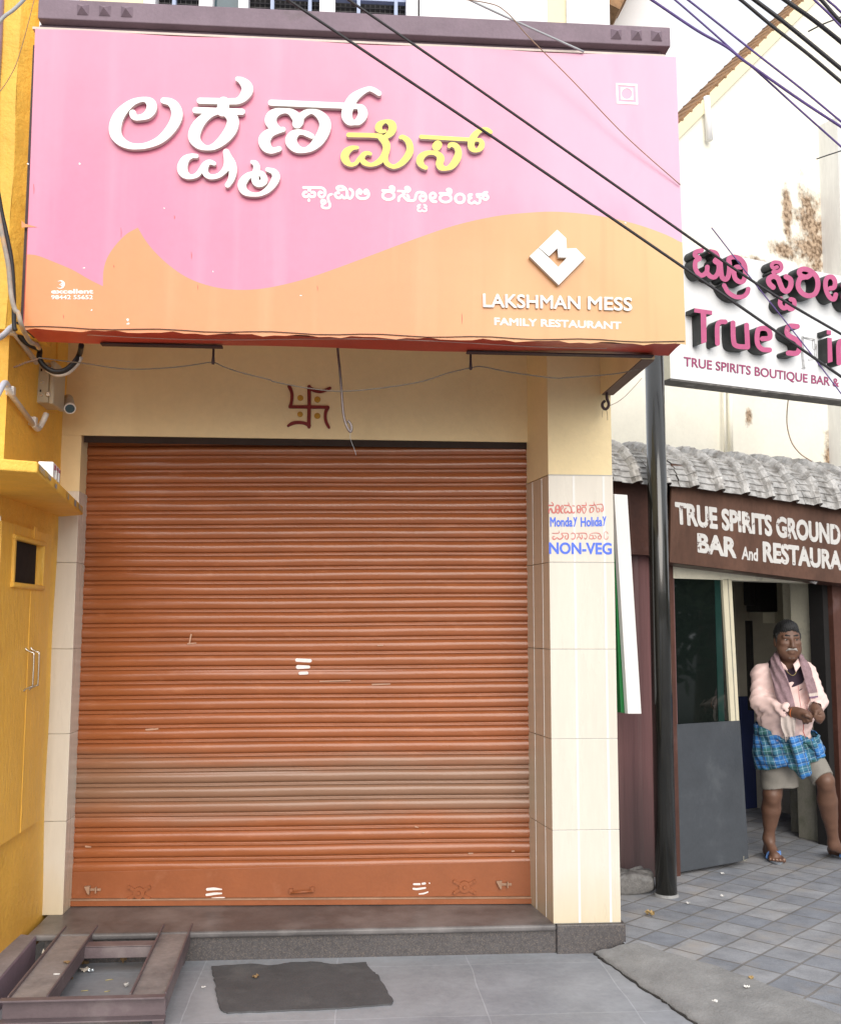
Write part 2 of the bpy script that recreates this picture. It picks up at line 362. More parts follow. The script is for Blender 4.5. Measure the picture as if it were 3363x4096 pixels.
m_yellow = mat('yellow_wall_paint', (.88, .52, .085), .55, .10, 2.2, .9, 30, dirt=(.55, .27, .04), dirt_amt=.2, dirt_scale=3.5)
m_ydoor = mat('yellow_door_paint', (.88, .52, .085), .4, .08, 3, .8, 40, dirt=(.52, .25, .04), dirt_amt=.18, dirt_scale=7, streak=.4)
m_purple = mat('purple_paint', (.21, .155, .19), .65, .12, 5, .15, 70, dirt=(.11, .09, .09), dirt_amt=.28, dirt_scale=7)
m_purplepipe = mat('purple_pipe_paint', (.30, .22, .33), .4, .1, 6)
m_upwhite = mat('white_wall_paint', (.82, .82, .83), .7, .03, 3)
m_upcream = mat('pale_yellow_paint', (.82, .74, .50), .7, .03, 3)
m_winmetal = mat('blue_grey_window_metal', (.38, .45, .62), .5, .08, 9)
m_winglass = mat('window_glass', (.05, .09, .11), .06, .1, 2)
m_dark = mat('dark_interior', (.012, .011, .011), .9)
m_mesh = mat('black_window_mesh', (.02, .02, .022), .8)
m_meshwire = mat('mesh_wire', (.16, .15, .15), .6)
m_shutter = mat('orange_shutter_paint', (.305, .096, .034), .21, .08, 3, .06, 60, spec=.5, dirt=(.42, .17, .08), dirt_amt=.25, dirt_scale=6, streak=4)
stripes_by_z(m_shutter, .36, .84, (.235, .15, .10), .75)
m_shutterbar = mat('orange_shutter_bar_paint', (.28, .088, .032), .38, .08, 5, .08, 50, dirt=(.36, .14, .07), dirt_amt=.25, dirt_scale=8)
m_baredge = mat('worn_shutter_edge', (.33, .20, .13), .5, .2, 9)
m_whitepaint = mat('white_paint_daub', (.78, .72, .70), .6, .1, 30)
m_swred = mat('dark_red_paint', (.20, .022, .02), .6, .15, 20)
m_swdot = mat('mustard_paint', (.50, .27, .03), .6, .15, 30, .3, 90)
m_pink = mat('pink_printed_vinyl', (.69, .195, .32), .3, .05, 2, .12, 3.5, spec=.45)
fade_x(m_pink, -.15, 2.2, (.62, .41, .56), 1.0, 0, .34, 1.3)  # paler to the right: faded print with lens haze mixed into the pink
fade_x(m_pink, .5, 1.9, (.74, .48, .57), .35, 2, .22, 2.5)  # paler upwards: haze put into the colour along with the fading
m_orange = mat('orange_printed_vinyl', (.66, .25, .095), .3, .04, 2, .15, 4, spec=.45)
fade_x(m_orange, .15, 1.6, (.61, .40, .17), 1.0, 0, .3, 1.6)
streaks(m_pink, (.70, .38, .51), .32, 7, .35); streaks(m_pink, (.70, .15, .28), .35, 3, 1.2, .55, .75); streaks(m_orange, (.60, .24, .085), .45, 11, .4); streaks(m_orange, (.66, .46, .25), .25, 6, .3)
m_signred = mat('red_sign_underside', (.52, .06, .038), .35, .1, 3, spec=.5)
m_signdark = mat('dark_steel', (.055, .032, .035), .6, .2, 12)
m_signtrim = mat('pale_sign_trim', (.62, .52, .46), .5, .1, 10)
m_ltwhite = mat('white_acrylic', (.82, .82, .81), .3, .02, 3)
m_ltside = mat('white_acrylic_side', (.66, .62, .57), .5, .1, 8, dirt=(.25, .2, .17), dirt_amt=.25, dirt_scale=14)
m_ltyellow = mat('yellow_acrylic', (.86, .72, .12), .3, .03, 4)
m_vinylwhite = mat('white_vinyl', (.80, .78, .77), .4, .03)
m_pvc = mat('white_pvc', (.66, .65, .63), .4, .06, 12, dirt=(.32, .26, .2), dirt_amt=.25, dirt_scale=22)
m_pvcblue = mat('pale_blue_pvc', (.60, .66, .78), .4, .06, 12, dirt=(.3, .3, .3), dirt_amt=.2, dirt_scale=20)
m_box = mat('ivory_plastic', (.50, .46, .35), .4, .05, 6, dirt=(.35, .28, .16), dirt_amt=.2, dirt_scale=8)
m_chrome = mat('steel_bright', (.62, .60, .56), .25, .1, 20, metal=1)
m_black = mat('black_rubber', (.016, .016, .018), .45, .2, 20)
m_blackpole = mat('glossy_black_paint', (.014, .014, .012), .16, .2, 6, spec=.6, coat=.4)
m_cabledirty = mat('paint_splashed_conduit', (.32, .28, .24), .6, .2, 20, dirt=(.6, .3, .05), dirt_amt=.5, dirt_scale=12)
m_wire = mat('grey_wire', (.16, .14, .115), .7, .2, 30)
m_rod = mat('dull_steel_rod', (.23, .20, .20), .45, .15, 25, metal=.6)
m_cable = mat('black_cable', (.02, .019, .023), .5, .2, 10)
m_cablepurple = mat('violet_cable', (.10, .06, .22), .5, .2, 10)
m_cablegrey = mat('pale_cable', (.38, .40, .42), .5, .1, 10)
m_cablebrown = mat('brown_twine', (.30, .20, .14), .8, .2, 20)
m_frame = mat('maroon_steel_paint', (.13, .098, .105), .5, .14, 6, .1, 70, dirt=(.27, .235, .225), dirt_amt=.35, dirt_scale=4)
m_frametop = mat('dusty_maroon_steel', (.27, .24, .232), .65, .2, 4, .12, 60, dirt=(.075, .068, .07), dirt_amt=.5, dirt_scale=3.2)
m_rubber = mat('dark_rubber_mat', (.088, .088, .092), .8, .14, 6, .4, 120, dirt=(.15, .15, .15), dirt_amt=.35, dirt_scale=5)
m_cam = mat('camera_grey_plastic', (.42, .37, .29), .35, .06, 10)
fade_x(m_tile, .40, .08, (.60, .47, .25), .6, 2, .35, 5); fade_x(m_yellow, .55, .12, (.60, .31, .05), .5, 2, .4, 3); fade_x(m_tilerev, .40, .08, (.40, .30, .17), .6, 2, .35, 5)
streaks(m_yellow, (.66, .36, .05), .4, 6, .5); streaks(m_cream, (.66, .50, .26), .35, 5, .5, .56, .8)
# ------------------------------------------------------------------ ground and pavement
O_BAR = np.array([2.079, 6.39, .05]); A_BAR = math.radians(26.3)
U_BAR = np.array([math.cos(A_BAR), math.sin(A_BAR), 0]); N_BAR = np.array([math.sin(A_BAR), -math.cos(A_BAR), 0])
BAR = Plane(O_BAR, N_BAR)
def bp(u, off, z): return O_BAR*np.array([1, 1, 0])+U_BAR*u+N_BAR*off+np.array([0, 0, z])
g = MB(); g.sheet([(-60, -60, -.03), (60, -60, -.03), (60, 80, -.03), (-60, 80, -.03)]); g.build('ground', m_asphalt, kind='structure')
G0 = ZP(0.0)
crack = [G0.dp(*q) for q in ((1230, 1970), (1250, 1985), (1290, 2012), (1330, 2043), (1365, 2064), (1400, 2088), (1440, 2116))]
crack = spline([(q[0], q[1]) for q in crack], 5)
crack = [(x+random.uniform(-.006, .006), y) for x, y in crack]+[(1.33, 3.2), (1.5, 1.5), (1.6, -1.0)]
g = MB(); g.sheet([(-1.46, 5.12, 0), (-1.46, -1.0, 0)]+[(x, y, 0) for x, y in reversed(crack)]+[(1.2, 5.12, 0)])
g.build('pavement_slabs', m_slab, kind='structure')
pav = [(1.372, 5.2), (1.372, 5.02)]+[(x, y) for x, y in ((1.47, 4.86), (1.60, 4.70), (1.72, 4.50), (1.83, 4.28), (1.93, 4.02), (2.02, 3.2), (2.2, 1.5), (2.3, -1.0))]
g = MB(); g.sheet([(x, y, .05) for x, y in pav]+[(9, -1, .05), (9, 9.5, .05), (1.0, 9.5, .05), (1.0, 5.2, .05)]); g.build('paved_footpath', m_paver, kind='structure')
# cement fillet between the slabs and the pavers: a ramp with a broken lip at the crack
g = MB(); cl = [np.array(q) for q in crack]; pl = [np.array(q) for q in pav[1:]]
def samp(L, n):
    d = [0]+list(np.cumsum([np.linalg.norm(L[i+1]-L[i]) for i in range(len(L)-1)])); out = []
    for k in range(n+1):
        t = d[-1]*k/n; i = min(max(np.searchsorted(d, t)-1, 0), len(L)-2); out.append(L[i]+(L[i+1]-L[i])*((t-d[i])/(d[i+1]-d[i])))
    return out
NA = 120; ca = samp(cl, NA); pa = samp(pl, NA)
lip = [.010+.005*random.random() for _ in range(NA+1)]
def fil(u, v):
    i = int(round(u*NA)); q = ca[i]*(1-v)+pa[i]*v; z = lip[i]*(1-v)+.056*v+.004*math.sin(9*v+i*.3)*v*(1-v)*4
    if v > .99: q = q+np.array([.07, .02]); z = .0545+.002*math.sin(i*1.7)
    return (q[0], q[1], z)
g.grid(fil, NA, 10)
g.grid(lambda u, v: (ca[int(round(u*NA))][0]-.004*(1-v), ca[int(round(u*NA))][1]-.004*(1-v), -.01+(lip[int(round(u*NA))]+.01)*v), NA, 1)
g.build('cement_fillet', m_cement, kind='structure')
g = MB(); ck = [(x+random.uniform(-.003, .003)-.006, y-.004, .002) for x, y in crack[:-3] for _ in (0,)]; g.tube(ck, [.0025+.0045*random.random() for _ in ck], 6); g.build('pavement_crack', mat('crack_dirt', (.04, .038, .035), .9), kind='structure')
# ------------------------------------------------------------------ the shop building
shop = thing('shop_building', (0, 5.4, 0), 'cream two-storey shop building with orange shutter, purple parapet and tiled right pillar', 'building')
YF, YW = 5.083, 5.42
ZST = .137
g = MB()
g.box(-1.62, -1.40, YW, 5.75, 2.582, 3.3)
g.box(-1.40, 1.032, YW, YW+.014, 2.582, 3.3)
g.box(-1.62, -1.398, YW, 5.75, 1.985, 2.581)
g.box(-1.62, 1.03, 5.80, 6.0, 0, 3.3)
g.build('wall', m_cream, shop)
g = MB(); g.box(-1.40, 1.032, YW+.16, YW+.17, 2.5, 3.3); g.box(-1.40, 1.032, YW+.0145, YW+.17, 2.95, 3.0); g.build('shutter_housing', m_dark, shop)
g = MB(); g.box(-1.56, -1.396, 5.40, 5.72, ZST, 1.985)
g.build('pillar_tiles', m_tile, shop)
g = MB(); g.slab([(1.034, YF+.006, 2.356), (1.366, YF+.006, 2.356), (1.366, 5.79, 2.356), (.978, 5.79, 2.356), (.978, 5.50, 2.356)], (0, 0, .944)); g.build('pillar', m_cream, shop)
# tiled right pillar: each face built of real tiles with joints
g = MB(); zt = [ZST, .581, 1.024, 1.467, 1.905, 2.352]
for i in range(5):
    g.box(1.033, 1.368, YF, 5.50, zt[i]+.0015, zt[i+1]-.0015)
g.build('pillar_tiles', m_tile, shop, bevel=.002)
g = MB()
for x in (1.163, 1.318):
    for i in range(5): g.box(x-.006, x+.006, YF-.0012, YF+.004, zt[i]+.003, zt[i+1]-.003)
g.build('pillar_stripe', m_tilestripe, shop)
g = MB()
for i in range(5):
    g.hexa([(x, y, z) for z in (zt[i]+.0015, zt[i+1]-.0015) for x, y in ((1.0325, YF+.003), (1.034, YF+.003), (1.034, 5.50), (.976, 5.50))])
g.build('pillar_reveal_tiles', m_tilerev, shop)
g = MB(); g.box(1.0345, 1.3665, YF+.002, 5.48, ZST, 2.356); g.build('tile_joints', m_grout, shop)
g = MB()
for y in (5.19, 5.34):
    for i in range(5): xx = 1.0325-.0565*(y-YF)/.417; g.box(xx-.0012, xx+.002, y-.004, y+.004, zt[i]+.003, zt[i+1]-.003)
g.build('reveal_stripe', m_tilestripe, shop)
g = MB(); zl = [ZST, .595, 1.03, 1.46, 1.905, 1.985]
for i in range(4): g.box(-1.57, -1.391, 5.392, 5.60, zl[i]+.0015, zl[i+1]-.0015)
g.box(-1.57, -1.391, 5.392, 5.60, 1.9065, 2.28)
g.build('pillar_tiles', m_tile, shop, bevel=.002)
# step of polished stone with a rounded nosing, granite riser, pillar plinth
g = MB(); g.box(-1.47, 1.044, 5.062, 5.62, .108, .1385); g.build('step_top', m_stepstone, shop, bevel=.011, seg=3)
g = MB(); g.box(-1.39, 1.045, 5.085, 5.6, -.02, .107); g.build('step_riser', m_granite, shop)
g = MB(); g.box(1.046, 1.387, 5.066, 5.55, -.02, .136); g.build('pillar_plinth', m_granite, shop, bevel=.006)
# cantilever beam, soffit, upper storey
g = MB(); g.box(1.312, 1.372, 4.352, YF+.004, 2.775, 3.3); g.build('beam', m_cream, shop)
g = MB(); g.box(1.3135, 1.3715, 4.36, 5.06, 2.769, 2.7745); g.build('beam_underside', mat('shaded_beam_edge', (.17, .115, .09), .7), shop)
g = MB(); g.box(-1.36, 1.371, 4.36, 5.79, 3.302, 3.45); g.build('soffit_slab', m_cream, shop)
ZP0 = 4.115
g = MB(); g.box(-1.34, 1.375, 4.27, 4.7, ZP0-.07, ZP0+.03); g.box(-1.34, 1.40, 4.245, 4.69, ZP0+.03, ZP0+.052); g.box(-1.335, 1.43, 4.20, 4.68, ZP0+.054, ZP0+.145)
g.build('parapet', m_purple, shop, bevel=.004)
PY = YP(4.2)
for x in (332, 420, 508, 2463, 2545, 2625):
    c = PY.at(x, 62 if x < 1000 else 158); s = .024; z = ZP0+.1
    q = MB(); q.add([(c[0]-s, 4.1985, z-s), (c[0]+s, 4.1985, z-s), (c[0]+s, 4.1985, z+s), (c[0]-s, 4.1985, z+s), (c[0], 4.172, z)], [(0,1,4),(1,2,4),(2,3,4),(3,0,4),(3,2,1,0)])
    q.build('parapet_stud', m_purple, shop)
UW = 4.45
upl = YP(UW)
def ux(x): return upl.at(x*1.93721, 45)[0]
g = MB(); g.box(ux(83), ux(163), UW-.0, 5.3, 3.5, 5.6); g.build('upper_wall', m_upwhite, shop)
g = MB(); g.box(ux(163), ux(298), UW+.01, 5.3, 3.5, 5.6); g.build('upper_wall', m_upcream, shop)
g = MB(); g.box(ux(876), ux(1130), UW+.01, 5.3, 3.5, 5.6); g.box(ux(1170), ux(1258), UW, 5.3, 3.5, 5.6); g.build('upper_wall', m_upwhite, shop)
g = MB(); g.box(ux(1130), ux(1170), UW+.02, 5.3, 3.5, 5.6); g.build('upper_wall', m_upcream, shop)
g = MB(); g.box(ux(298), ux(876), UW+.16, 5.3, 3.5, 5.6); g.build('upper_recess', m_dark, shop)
wf = MB()
for a, b in ((298, 322), (412, 440), (493, 513), (660, 692), (838, 862), (866, 876)): wf.box(ux(a), ux(b), UW-.02, UW+.15, 3.5, 5.6)
wf.build('window_pillar', m_upwhite, shop)
def grille(a, b):
    w = MB(); w.box(ux(a), ux(b), UW+.075, UW+.08, 4.2, 5.4); win = w.build('window', m_mesh, shop)
    w = MB(); xa, xb = ux(a), ux(b)
    n_w = int((xb-xa)/.022)
    for i in range(1, n_w): x = xa+(xb-xa)*i/n_w; w.box(x-.0012, x+.0012, UW+.07, UW+.0735, 4.2, 5.1)
    for j in range(40): z = 4.2+.022*j; w.box(xa, xb, UW+.066, UW+.0695, z-.0012, z+.0012)
    w.build('mesh_wire', m_meshwire, win)
    w = MB()
    for z in (4.272, 4.387, 4.5): w.box(xa, xb, UW+.015, UW+.045, z-.008, z+.008)
    for k in ((.33, .86) if b-a > 100 else (.4,)): x = xa+(xb-xa)*k; w.box(x-.008, x+.008, UW+.01, UW+.05, 4.25, 5.4)
    w.build('window_bars', m_winmetal, win)
grille(322, 412); grille(513, 660); grille(692, 838)
w = MB(); w.box(ux(440), ux(493), UW+.05, UW+.06, 4.2, 5.4); w.build('window_pane', m_winglass, shop)
# rolling shutter: real corrugated profile, hung a touch out of level
sh = thing('rolling_shutter', (0, 5.5, .139), 'closed orange ribbed rolling shutter with white daubs across the middle', 'shutter')
SL, SR = (-1.455, 5.565), (1.05, 5.449)
sdir = np.array([SR[0]-SL[0], SR[1]-SL[1], 0]); slen = np.linalg.norm(sdir); sdir /= slen; snrm = np.array([sdir[1], -sdir[0], 0])
SP = Plane((SL[0], SL[1], 0), snrm)
PITCH = .0757; prof = []
one = [(0, .000), (.02, -.004), (.035, .003), (.07, .0062), (.12, .0070), (.15, .0052), (.18, .0070), (.235, .0062), (.275, .002), (.288, -.004), (.305, -.004), (.318, .003), (.34, .0078), (.40, .0110), (.52, .0130), (.66, .0136), (.78, .0125), (.87, .0098), (.94, .0058), (.985, .0015)]
for k in range(33):
    for t, d in one: prof.append(((k+t)*PITCH, d))
NX = 30; SJ = [random.uniform(-.0016, .0016) for _ in range(40)]
def slat(u, v):
    z, d = prof[int(round(v*(len(prof)-1)))]
    x = u*slen; zz = .288+z+(x-slen/2)*.0085+.0012*math.sin(u*9+z*5); q = np.array([SL[0], SL[1], 0])+sdir*x+snrm*(d+.001*math.sin(u*23+z*31)+SJ[min(len(SJ)-1, int(z/PITCH+.02))]+.0016*math.sin(u*5+int(z/PITCH+.02)*1.7))
    return (q[0], q[1], zz)
g = MB(); g.grid(slat, NX, len(prof)-1); g.build('shutter_curtain', m_shutter, sh)
def spt(u, off, z): q = np.array([SL[0], SL[1], 0])+sdir*u+snrm*off; return np.array([q[0], q[1], z])
g = MB(); zA = SP.at(284, 3487)[2]; zB = SP.at(2113, 3440)[2]; bA = .1425; bB = .1425
def barpoly(o0, o1, z0a, z1a, z0b, z1b): return [spt(0.02, o0, z0a), spt(slen-.03, o0, z0b), spt(slen-.03, o1, z0b), spt(0.02, o1, z0a), spt(0.02, o0, z1a), spt(slen-.03, o0, z1b), spt(slen-.03, o1, z1b), spt(0.02, o1, z1a)]
g.hexa(barpoly(.016, -.01, bA+.035, zA, bB+.035, zB)); bar = g.build('bottom_bar', m_shutterbar, sh, bevel=.002)
g = MB(); g.hexa(barpoly(.034, -.01, bA+.028, bA+.0345, bB+.028, bB+.0345)); g.build('bottom_lip', m_baredge, sh)
g = MB(); g.hexa(barpoly(.030, .0, bA, bA+.0275, bB, bB+.0275)); g.build('bottom_angle', m_shutterbar, sh)
g = MB(); g.box(-1.388, .985, 5.4345, 5.437, 2.546, 2.60); g.build('lintel_shade_strip', mat('lintel_shade_dark', (.03, .018, .014), .8), sh)  # near-black strip paints the shade under the lintel, above the slats
# cross-and-disc bosses, handle, lock hasps, white daubs, all on the bottom bar
def boss(cx, cy, s):
    c = SP.at(cx, cy, .017); r = .031*s; b = MB(); b.cyl(c, c+snrm*.011, r, r*.94, 28); b.cyl(c+snrm*.011, c+snrm*.019, r*.33, r*.28, 16)
    for ang in (35, 145, 215, 325):
        d = sdir*math.cos(math.radians(ang))+np.array([0, 0, 1])*math.sin(math.radians(ang))*.78
        e = np.cross(snrm, d); e /= np.linalg.norm(e)
        b.obox(c+d*r*.9-e*.008, d*r*1.15, e*.016, snrm*.0075); b.cyl(c+d*r*2.05, c+d*r*2.05+snrm*.013, .0085, .0075, 12)
    b.build('lock_boss', m_shutterbar, sh)
boss(558, 3571, 1.0); boss(1857, 3547, 1.0)
def hasp(cx, cy, mirror=1):
    c = SP.at(cx, cy, .017); b = MB(); Z3 = np.array([0, 0, 1.0])
    b.obox(c-Z3*.006, sdir*.07, Z3*.012, snrm*.005)
    b.slab([c-sdir*.012+Z3*.018, c+sdir*.018+Z3*.022, c+sdir*.016-Z3*.022, c+sdir*.008-Z3*.02], snrm*.02)
    b.obox(c+sdir*.045-Z3*.015, sdir*.006, Z3*.03, snrm*.022)
    b.build('lock_hasp', m_baredge, sh, bevel=.001)
hasp(350, 3558); hasp(1992, 3537)
c0, c1 = SP.at(1165, 3562, .017), SP.at(1250, 3555, .017); h = MB()
for c in (c0, c1): h.box(c[0]-.008, c[0]+.008, c[1]-.02, c[1]+.004, c[2]-.012, c[2]+.012)
h.cyl(c0+snrm*.018-np.array([0, 0, .008]), c1+snrm*.018-np.array([0, 0, .008]), .006); h.build('pull_handle', m_shutterbar, sh)
def daubs(zx, zy, s, strokes, off=.0175):
    d = MB(); px_letters(d, [lp for st in strokes for lp in zoomed(stroke_loops([st], cell=st[0][2]*.3), zx, zy, s)], SP, off, .001); d.build('paint_daub', m_whitepaint, sh)
daubs(250, 3440, 2.0424, [[(1185, 240, 11), (1240, 236, 11), (1300, 240, 5)], [(1180, 285, 10), (1240, 276, 10), (1300, 273, 6)], [(1222, 315, 7), (1270, 310, 7), (1325, 306, 3)]])
daubs(1100, 3440, 1.6533, [[(918, 160, 6), (955, 160, 7)], [(975, 157, 7), (990, 155, 7)], [(914, 190, 6), (940, 192, 7), (992, 185, 6)], [(953, 225, 4), (985, 221, 5), (1010, 212, 4)], [(1020, 153, 4), (1021, 154, 4)]])
def slatz_off(px, py):
    q = SP.at(px, py); u = (q-np.array([SL[0], SL[1], 0]))@sdir; z = q[2]-.288-(u-slen/2)*.0085; t = (z/PITCH) % 1
    return np.interp(t, [a for a, _ in one]+[1], [b for _, b in one]+[0])
def slatdaub(strokes, m=None):
    d = MB()
    for st in strokes:
        d = MB(); o = slatz_off(st[0][0], st[0][1])+.0050; px_letters(d, stroke_loops([st], cell=st[0][2]*.35), SP, o, .0008); d.build('paint_daub' if m is None else 'paint_scuff', m or m_whitepaint, sh)
slatdaub([[(1188, 2640, 7), (1240, 2643, 7)], [(1192, 2668, 8), (1235, 2668, 6)], [(1200, 2693, 6), (1228, 2692, 6)]])
slatdaub([[(585, 2919, 3), (612, 2917, 4)], [(618, 2917, 3), (632, 2915, 3)], [(765, 2538, 3), (758, 2575, 3)], [(752, 2575, 3), (785, 2572, 2)], [(1280, 2725, 2), (1400, 2722, 2)], [(1490, 2738, 3), (1560, 2736, 2)], [(1512, 2582, 2), (1530, 2581, 2)], [(345, 3386, 4), (365, 3388, 2)], [(1662, 3307, 3), (1672, 3309, 2)], [(1690, 3330, 2), (1694, 3331, 2)], [(1875, 3414, 3), (1890, 3413, 2)], [(2048, 3405, 3), (2056, 3404, 2)], [(1955, 3467, 3), (1960, 3467, 3)]], mat('pale_orange_scuff', (.46, .27, .18), .6, .1, 30))
g = MB()
g.box(.985, 1.03, 5.44, 5.52, .139, 2.58); g.build('shutter_guide', m_baredge, sh)
# auspicious red relief on the wall over the shutter
WP = YP(YW)
em = thing('wall_emblem', WP.at(1236, 1625), 'dark red swastika relief with four mustard dots on the cream wall', 'emblem')
g = MB(); S6 = 5.6
px_letters(g, zoomed(stroke_loops([[(598, 150, 42), (598, 590, 39), (590, 1000, 40), (600, 1060, 24)], [(165, 600, 34), (600, 603, 37), (1010, 608, 36)],
  [(150, 140, 40), (205, 270, 37), (213, 400, 35), (195, 520, 35), (168, 598, 36)], [(592, 150, 32), (690, 222, 38), (840, 252, 40), (960, 228, 34), (1065, 178, 30)],
  [(1015, 612, 40), (968, 720, 37), (960, 840, 35), (982, 950, 35), (1040, 1060, 30)], [(600, 1015, 40), (480, 962, 36), (330, 950, 37), (215, 972, 38), (125, 1025, 26)]], cell=9), 1130, 1520, S6), WP, .007, .009)
g.build('relief_cross', m_swred, em)
for x, y, r in ((400, 402, 70), (782, 438, 74), (395, 770, 66), (780, 805, 72)):
    c = WP.at(1130+x/S6, 1520+y/S6); rr = r/S6/FPX*5.5; q = MB(); q.cyl(c+np.array([0, .002, 0]), c-np.array([0, .006, 0]), rr, rr*.86, 18); q.build('dot', m_swdot, em)
# ------------------------------------------------------------------ the shop's signboard
SY = 4.15; SG = YP(SY)
sg = thing('shop_signboard', (.06, SY, 2.786), 'pink and orange shop signboard with white and yellow Kannada letters over the orange shutter', 'signboard')
def sgx(d): return [SG.dp(x, y) for x, y in d]
wave1 = spline([(46, 525), (75, 527), (110, 540), (150, 557), (185, 577), (213, 591)], 5)
wave2 = spline([(213, 591), (214, 560), (222, 532), (240, 505), (262, 483), (285, 470)], 5)
wave3 = spline([(285, 470), (300, 495), (320, 520), (350, 548), (385, 572), (425, 588), (470, 597), (520, 598), (570, 591), (630, 576), (700, 552), (780, 522), (860, 492), (940, 465), (1020, 447), (1080, 440), (1140, 437), (1200, 441), (1260, 450), (1320, 465), (1375, 485), (1406, 501)], 4)
wave = list(wave1)+list(wave2[1:])+list(wave3[1:])
zb, ztp = 2.786, 4.088; xl, xr = -1.327, 1.436
def sx_at(z, side):  # the box is a hair wider at the foot than at the head
    return side*0+ (xl-.0+.012*(ztp-z)/1.3 if side < 0 else xr+.010*(ztp-z)/1.3)
W = [SG.dp(*q) for q in wave]; W[0][0] = sx_at(W[0][2], -1); W[-1][0] = sx_at(W[-1][2], 1)
def ripple(q):
    x, z = q[0], q[2]; e = math.exp(-((z-zb)/.05)**2)
    return (x, SY-.003*math.sin(x*7+1)*math.sin(z*4)-e*(.006*math.sin(x*31)+.004*math.sin(x*77+z*40)), z)
def front(poly, mi, mb):
    xs = [q[0] for q in poly]
    cu = [(q[0], q[2]) for q in poly]
    v, f = outlines_mesh([cu], 0.0)
    mb.add([(x, SY, z) for x, z, _ in v], f, mi)
g = MB()
up = [(xl, SY, ztp), (xr, SY, ztp)]
edgeT = [np.array([xl+(xr-xl)*i/24, SY, ztp+.0045*math.sin(i*.9)]) for i in range(25)]
front(list(edgeT)+[w for w in reversed(W)], 0, g)
edgeB = [np.array([xr+.01-(xr-xl+.0)*i/60, SY, zb+.004*math.sin(i*1.1)+.003*math.sin(i*2.7)]) for i in range(61)]
front(list(W)+edgeB, 1, g)
pn = g.build('front_panel', [m_pink, m_orange], sg, fix=False)
pn.data.validate()
bm = bmesh.new(); bm.from_mesh(pn.data)
for f in bm.faces:
    if f.normal.y > 0: f.normal_flip()
bm.to_mesh(pn.data); bm.free()
g = MB(); g.box(xl+.004, xr-.002, SY+.006, SY+.2, zb+.014, ztp-.004); g.build('sign_box', m_signred, sg)
g = MB()
def und(u, v):
    x = xl+.01+(xr-xl-.01)*u; return (x, SY+.003+.2*v, zb+.006+.005*math.sin(u*40)*(1-v)+.004*math.sin(u*13+v*3))
g.grid(und, 60, 4); g.build('underside_sheet', m_signred, sg)
g = MB(); g.tube([(xl-.004+(xr-xl+.008)*i/30, SY-.004, zb+.0105+.004*math.sin(i*1.3)) for i in range(31)], .0018, 6); g.build('bottom_edge', m_signdark, sg)
g = MB(); g.box(xl-.012, xr-.05, SY+.002, SY+.19, ztp+.002, ztp+.012); g.build('top_trim', m_signtrim, sg)
g = MB(); g.box(xl-.012, xl+.003, SY+.02, SY+.2, zb+.02, ztp-.06); g.build('side_panel', m_signdark, sg)
g = MB(); g.tube([(xl+.25+2.2*i/40, SY+.03+.035*math.sin(i*.21)+.02, zb-.002) for i in range(41)], .0015, 4); g.build('hanging_thread', m_signtrim, sg)
for a, b in ((205, 458), (965, 1352)):
    p = SG.dp(a, 700); q = SG.dp(b, 700); g = MB(); g.box(p[0]*1.035, q[0]*1.035, SY+.165, SY+.205, zb-.008, zb-.001); g.build('bracket_bar', m_signdark, sg, bevel=.002)
# the orange flick at the left edge of the print
g = MB(); g.sheet([SG.dp(*q, .0015) for q in ((45, 455), (52, 462), (78, 469), (55, 469), (45, 470))]); g.build('print_flick', m_orange, sg)
D3 = .025
def kan(name, strokes, zx, zy, s, mats, cell=None, fr=D3, dep=D3-.004, plane=SG, parent=sg):
    b = MB(); px_letters(b, zoomed(stroke_loops(strokes, cell), zx, zy, s), plane, fr, dep, 0, 1); o = b.build(name, mats, parent); return o
WH = [m_ltwhite, m_ltside]; YL = [m_ltyellow, m_ltside]
kan('letter', [[(380, 440, 40), (392, 472, 40), (425, 492, 34), (490, 485, 36), (555, 455, 50), (598, 390, 60), (590, 322, 54), (515, 281, 29), (395, 308, 37), (295, 380, 53), (215, 480, 66), (178, 595, 71), (188, 690, 66), (245, 765, 53), (340, 815, 40), (450, 826, 33), (560, 808, 36), (680, 757, 45), (780, 672, 55), (860, 560, 62), (893, 455, 66), (868, 365, 58), (815, 312, 44), (737, 294, 35)]], 400, 300, 2.8933, WH, 7)
Z2 = (700, 280, 3.6167)
kan('letter', [[(905, 128, 33), (965, 152, 50), (1030, 215, 74), (1050, 275, 82), (1032, 330, 78), (985, 395, 64), (920, 440, 50), (840, 452, 45), (600, 448, 44), (362, 443, 44)], [(705, 470, 84), (690, 585, 84)], [(300, 580, 45), (970, 602, 45)],
  [(650, 590, 40), (760, 625, 62), (828, 690, 80), (838, 765, 87), (808, 862, 88), (740, 960, 80), (650, 1048, 64), (560, 1106, 48), (470, 1126, 36), (380, 1100, 52), (310, 1040, 72), (278, 960, 86), (300, 860, 86), (360, 760, 76), (440, 680, 62), (540, 622, 48), (650, 592, 40)]], *Z2, WH, 9)
kan('letter', [[(312, 1243, 30), (235, 1245, 36), (150, 1295, 58), (108, 1400, 74), (125, 1480, 68), (180, 1530, 46), (245, 1543, 33), (320, 1515, 36), (375, 1450, 38), (420, 1380, 40), (470, 1340, 38), (520, 1332, 34), (568, 1352, 28)],
  [(470, 1340, 38), (434, 1430, 44), (450, 1500, 44), (500, 1538, 38), (565, 1543, 35), (640, 1520, 36), (705, 1465, 42), (750, 1400, 52), (762, 1330, 52), (752, 1250, 46), (742, 1185, 46)], [(742, 1185, 46), (770, 1260, 55), (815, 1345, 62), (838, 1430, 60), (832, 1520, 52), (805, 1600, 44), (762, 1662, 38)]], *Z2, WH, 8)
